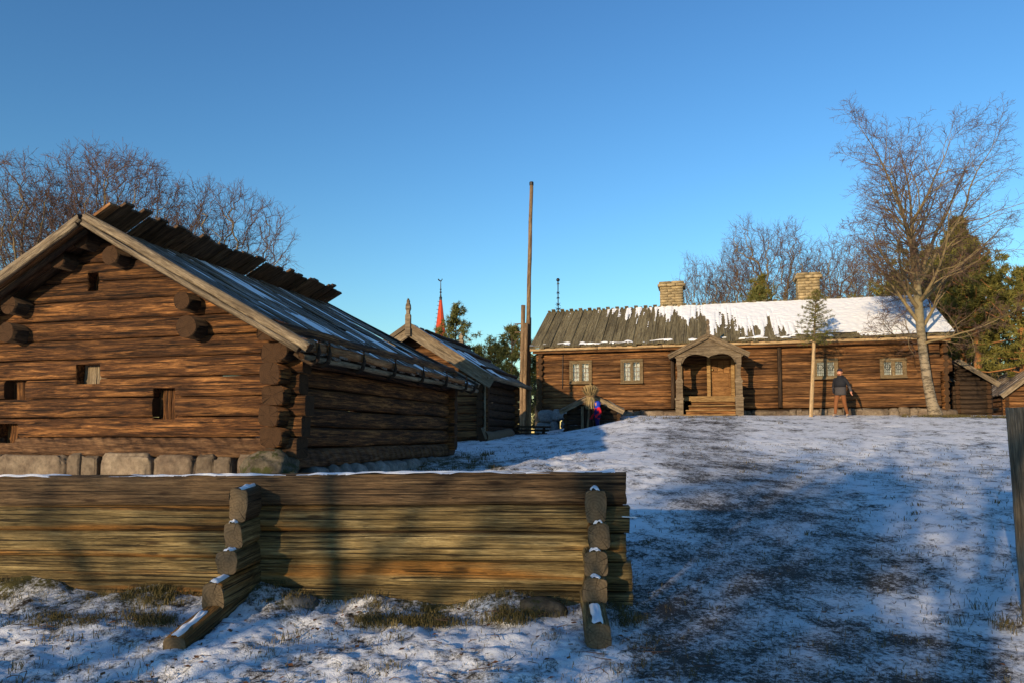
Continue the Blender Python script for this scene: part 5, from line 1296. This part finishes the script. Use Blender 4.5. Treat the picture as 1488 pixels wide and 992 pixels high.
def man():
    y = 26.95; p = at(1222, 605, y); g = gz(p.x, y) + .015
    T = empty('person', (p.x, y, g), R(-50), 'person in dark and grey jacket, rust trousers and knit cap walking along the house wall', 'person')
    J = dict(pelvis=((0, 0, .93), (.15, .11)), waist=((0, .0, 1.08), (.15, .11)), chest=((0, .0, 1.30), (.17, .12)), neckb=((0, 0, 1.45), (.075, .075)), neck=((0, -.01, 1.52), (.058, .06)), jaw=((0, -.03, 1.58), (.070, .078)), face=((0, -.022, 1.655), (.078, .092)), crown=((0, .0, 1.73), (.068, .082)),
             rsh=((.19, 0, 1.40), .085), relbow=((.31, .06, 1.15), .06), rwrist=((.41, -.02, .93), .042), lsh=((-.19, 0, 1.40), .085), lelbow=((-.27, .04, 1.14), .06), lwrist=((-.17, -.17, .98), .042),
             rhip=((.10, 0, .88), .105), rknee=((.10, .10, .50), .075), rank=((.11, .30, .12), .052), rtoe=((.12, .20, .035), (.045, .04)), lhip=((-.10, 0, .88), .105), lknee=((-.10, -.16, .49), .075), lank=((-.11, -.20, .10), .052), ltoe=((-.12, -.38, .045), (.045, .04)))
    E = [('pelvis', 'waist'), ('waist', 'chest'), ('chest', 'neckb'), ('neckb', 'neck'), ('neck', 'jaw'), ('jaw', 'face'), ('face', 'crown'), ('chest', 'rsh'), ('rsh', 'relbow'), ('relbow', 'rwrist'), ('chest', 'lsh'), ('lsh', 'lelbow'), ('lelbow', 'lwrist'), ('pelvis', 'rhip'), ('rhip', 'rknee'), ('rknee', 'rank'), ('rank', 'rtoe'), ('pelvis', 'lhip'), ('lhip', 'lknee'), ('lknee', 'lank'), ('lank', 'ltoe')]
    fingers(J, E, J['rwrist'][0], 'r', (.25, -.2, -.95), (-1, 0, 0)); fingers(J, E, J['lwrist'][0], 'l', (.05, -.25, -.95), (1, 0, 0))
    def pick(c):
        if c.z > 1.47: return 0
        if abs(c.x) > .20 and c.z > .74:
            if c.z < .92: return 0
            return 1 if c.z > 1.12 else 2
        if c.z > .86: return 1
        return 3 if c.z > .10 else 4
    skin_body('body', J, E, T, [skin_m, navy, greyc, rust, shoe], pick)
    loft('jacket_yoke', [(0, 0, 1.10, .215, .165), (0, 0, 1.25, .225, .165), (0, 0, 1.36, .23, .15), (0, 0, 1.43, .175, .12), (0, 0, 1.48, .10, .09), (0, -.01, 1.54, .085, .085)], navy, T)
    loft('jacket_skirt', [(0, 0, .80, .205, .16), (0, 0, .90, .215, .17), (0, 0, 1.02, .212, .168), (0, 0, 1.115, .212, .162)], greyc, T)
    loft('hood', [(0, .07, 1.40, .14, .07), (0, .09, 1.46, .15, .08), (0, .09, 1.52, .12, .06), (0, .08, 1.55, .07, .03)], navy, T)
    loft('knit_cap', [(0, -.002, 1.695, .092, .104), (0, 0, 1.72, .096, .107), (0, 0, 1.75, .09, .10), (0, .01, 1.79, .06, .07), (0, .015, 1.805, .02, .02)], hat_m, T)
    loft('beard', [(0, -.06, 1.545, .035, .03), (0, -.065, 1.57, .056, .048), (0, -.066, 1.592, .058, .044), (0, -.06, 1.602, .052, .036)], beard, T)
    obj('nose', stone_mesh(.016, .022, .026, 5, sub=2, e=1, rough=.02), skin_m, T, (0, -.122, 1.64))
    for s in (-1, 1):
        obj('eye', stone_mesh(.012, .008, .008, 6, sub=1, e=1, rough=0), hat_m, T, (s * .032, -.108, 1.662)); obj('ear', stone_mesh(.012, .022, .034, 7, sub=2, e=1, rough=.05), skin_m, T, (s * .088, .0, 1.645))
man()
def child():
    y = 27.0; p = at(868, 600, y); g = gz(p.x, y) - .02
    T = empty('person', (p.x, y, g), R(-62), 'small child in blue hood, red jacket and navy trousers by the root cellar door', 'person')
    blue = plain('blue_hood', (.012, .045, .42), .8, 30, .2); red = plain('red_jacket', (.50, .010, .022), .8, 30, .2); nv = plain('navy_trousers', (.010, .010, .085), .8, 30, .3)
    J = dict(pelvis=((0, 0, .50), (.11, .09)), chest=((0, 0, .74), (.115, .09)), neckb=((0, 0, .83), .05), neck=((0, -.005, .87), .045), face=((0, -.015, .96), (.075, .085)), crown=((0, 0, 1.03), .06),
             rsh=((.125, 0, .79), .062), relbow=((.19, .02, .63), .05), rwrist=((.20, -.12, .56), .036), lsh=((-.125, 0, .79), .062), lelbow=((-.18, .03, .62), .05), lwrist=((-.19, -.10, .52), .036),
             rhip=((.065, 0, .46), .08), rknee=((.07, -.04, .26), .06), rank=((.075, .0, .06), .045), rtoe=((.08, -.10, .03), .035), lhip=((-.065, 0, .46), .08), lknee=((-.07, .03, .26), .06), lank=((-.075, .07, .06), .045), ltoe=((-.08, -.02, .03), .035))
    E = [('pelvis', 'chest'), ('chest', 'neckb'), ('neckb', 'neck'), ('neck', 'face'), ('face', 'crown'), ('chest', 'rsh'), ('rsh', 'relbow'), ('relbow', 'rwrist'), ('chest', 'lsh'), ('lsh', 'lelbow'), ('lelbow', 'lwrist'), ('pelvis', 'rhip'), ('rhip', 'rknee'), ('rknee', 'rank'), ('rank', 'rtoe'), ('pelvis', 'lhip'), ('lhip', 'lknee'), ('lknee', 'lank'), ('lank', 'ltoe')]
    fingers(J, E, J['rwrist'][0], 'r', (0, -.6, -.6), (-1, 0, 0)); fingers(J, E, J['lwrist'][0], 'l', (0, -.5, -.8), (1, 0, 0))
    def pick(c):
        if c.z > .86: return 0
        if abs(c.x) > .10 and c.z > .40: return 1
        return 1 if c.z > .60 else 2
    skin_body('body', J, E, T, [skin_m, red, nv], pick)
    loft('snowsuit_front', [(0, 0, .44, .135, .105), (0, 0, .55, .14, .112), (0, 0, .70, .132, .105), (0, 0, .78, .10, .085)], nv, T)
    # hood open towards the face
    V, F = [], []; nl, nn = 9, 14
    for i in range(nl):
        for k in range(nn):
            th = -.15 + (math.pi * .78) * i / (nl - 1); ph = R(-52) + R(284) * k / (nn - 1)
            V.append((.115 * math.cos(ph) * math.cos(th - .9), .005 + .125 * math.sin(ph) * math.cos(th - .9), .955 + .125 * math.sin(th - .9)))
    for i in range(nl - 1):
        for k in range(nn - 1): a = i * nn + k; F.append((a, a + 1, a + nn + 1, a + nn))
    o = obj('hood', py_mesh('hood', V, F), blue, T, smooth=True); sm = o.modifiers.new('s', 'SOLIDIFY'); sm.thickness = .02
    loft('hood_collar', [(0, .01, .80, .11, .095), (0, .01, .86, .10, .095), (0, .02, .90, .085, .09)], blue, T)
child()

# ------------------------------------------------------------------ grass, leaves, twigs on the ground
def grass():
    r = np.random.RandomState(17); V, F = [], []
    def blade(x, y, h, lean, wd, z):
        a = r.rand() * 6.28; dx, dy = math.cos(a), math.sin(a); n = len(V)
        s = (-dy * wd, dx * wd)
        m = (x + dx * lean * h * .35, y + dy * lean * h * .35, z + h * .62); t = (x + dx * lean * h, y + dy * lean * h, z + h * (1 - .35 * lean))
        V.extend([(x - s[0], y - s[1], z - .01), (x + s[0], y + s[1], z - .01), (m[0] + s[0] * .7, m[1] + s[1] * .7, m[2]), (m[0] - s[0] * .7, m[1] - s[1] * .7, m[2]), t])
        F.append((n, n + 1, n + 2, n + 3)); F.append((n + 3, n + 2, n + 4))
    tufts = []
    cl = [(r.uniform(-5.6, 1.3), r.uniform(.06, .3)) for _ in range(15)]
    for _ in range(170):   # along the fence foot
        cc = cl[r.randint(15)]; x = cc[0] + r.normal() * cc[1]; fy = 7.0 + .0875 * (1.09 - x); y = fy - .13 - abs(r.normal()) * .22
        if x < 1.25: tufts.append((x, y, r.uniform(.025, .075), 30))
    for px_ in (60, 110, 150, 215, 245, 545, 575, 610, 640, 735, 760, 905):
        for _ in range(11):
            y = 6.62 - .25 * r.rand(); tufts.append(((px_ - 744 + r.normal() * 14) / 1050 * y, y, r.uniform(.03, .08), 40))
    for _ in range(26): x = r.uniform(-4.6, 1.4); tufts.append((x, r.uniform(5.0, 6.6), .07, 22))
    for _ in range(14): tufts.append((r.normal(4.42, .22), r.normal(6.25, .3), .09, 30))
    for _ in range(40): tufts.append((r.uniform(1.2, 7.5), r.uniform(7.5, 16), .05, 14))
    for _ in range(60): tufts.append((r.normal(16.7, 1.3), r.normal(26.6, .35), .09, 26))
    for _ in range(30): x = r.uniform(1.5, 9); tufts.append((x, 25.6 - .26 * (x - 8) * .6 + r.normal() * .8, .08, 16))
    for _ in range(40): tufts.append((r.uniform(-2.6, -.4), r.uniform(13.2, 17), .10, 24))
    for (x, y, h, n) in tufts:
        g = gz(x, y) + .01
        for k in range(n): blade(x + r.normal() * .06, y + r.normal() * .05, h * r.uniform(.5, 1.5), r.uniform(.4, 1.6), r.uniform(.0018, .0035) * (1 if y < 9 else 2.2), g)
    for _ in range(9000):  # single short straws through the thin snow
        y = 4.6 + 15 * r.rand() ** 1.7; x = r.uniform(-.75, .75) * y
        if y < 8.5 and x < 1.2 and y > 7.0: continue
        blade(x, y, r.uniform(.02, .055), r.uniform(.5, 1.3), .0016 + .00028 * y, gz(x, y) + .004)
    o = obj('grass', py_mesh('grass', V, F), M['grass']); tag(o, 'dry grass tufts poking through the thin snow', 'grass', kind='stuff')
    V2, F2 = [], []
    for _ in range(420):
        y = 4.7 + 4.5 * r.rand() ** 1.3; x = r.uniform(-5.2, 4.2)
        if y > 6.8 and x < 1.2: y = 4.8 + 1.9 * r.rand()
        g = gz(x, y) + .03; a = r.rand() * 6.28; l = r.uniform(.015, .035); w_ = l * .6; n = len(V2); c, s = math.cos(a), math.sin(a)
        for (u, v, zz) in ((-l, 0, 0), (0, -w_, .012 * r.rand()), (l, 0, .008), (0, w_, .015 * r.rand())): V2.append((x + u * c - v * s, y + u * s + v * c, g + zz))
        F2.append((n, n + 1, n + 2, n + 3))
    o = obj('leaf_litter', py_mesh('leaf_litter', V2, F2), M['litter']); tag(o, 'scattered dead brown leaves on the snow', 'leaves', kind='stuff')
    pl = []
    for _ in range(60):
        x, y = r.uniform(-4.8, 1.6), r.uniform(4.8, 6.7); g = gz(x, y) + .035; a = r.rand() * 6.28; l = r.uniform(.06, .25)
        pl.append(([Vector((x, y, g)), Vector((x + math.cos(a) * l * .5, y + math.sin(a) * l * .5, g + r.uniform(0, .03))), Vector((x + math.cos(a + .3) * l, y + math.sin(a + .3) * l, g + r.uniform(-.01, .03)))], [.004, .0035, .002], 4))
    tag(tube_obj('fallen_twigs', pl, M['twig']), 'thin fallen twigs strewn on the snow before the fence', 'twigs', kind='stuff')
grass()
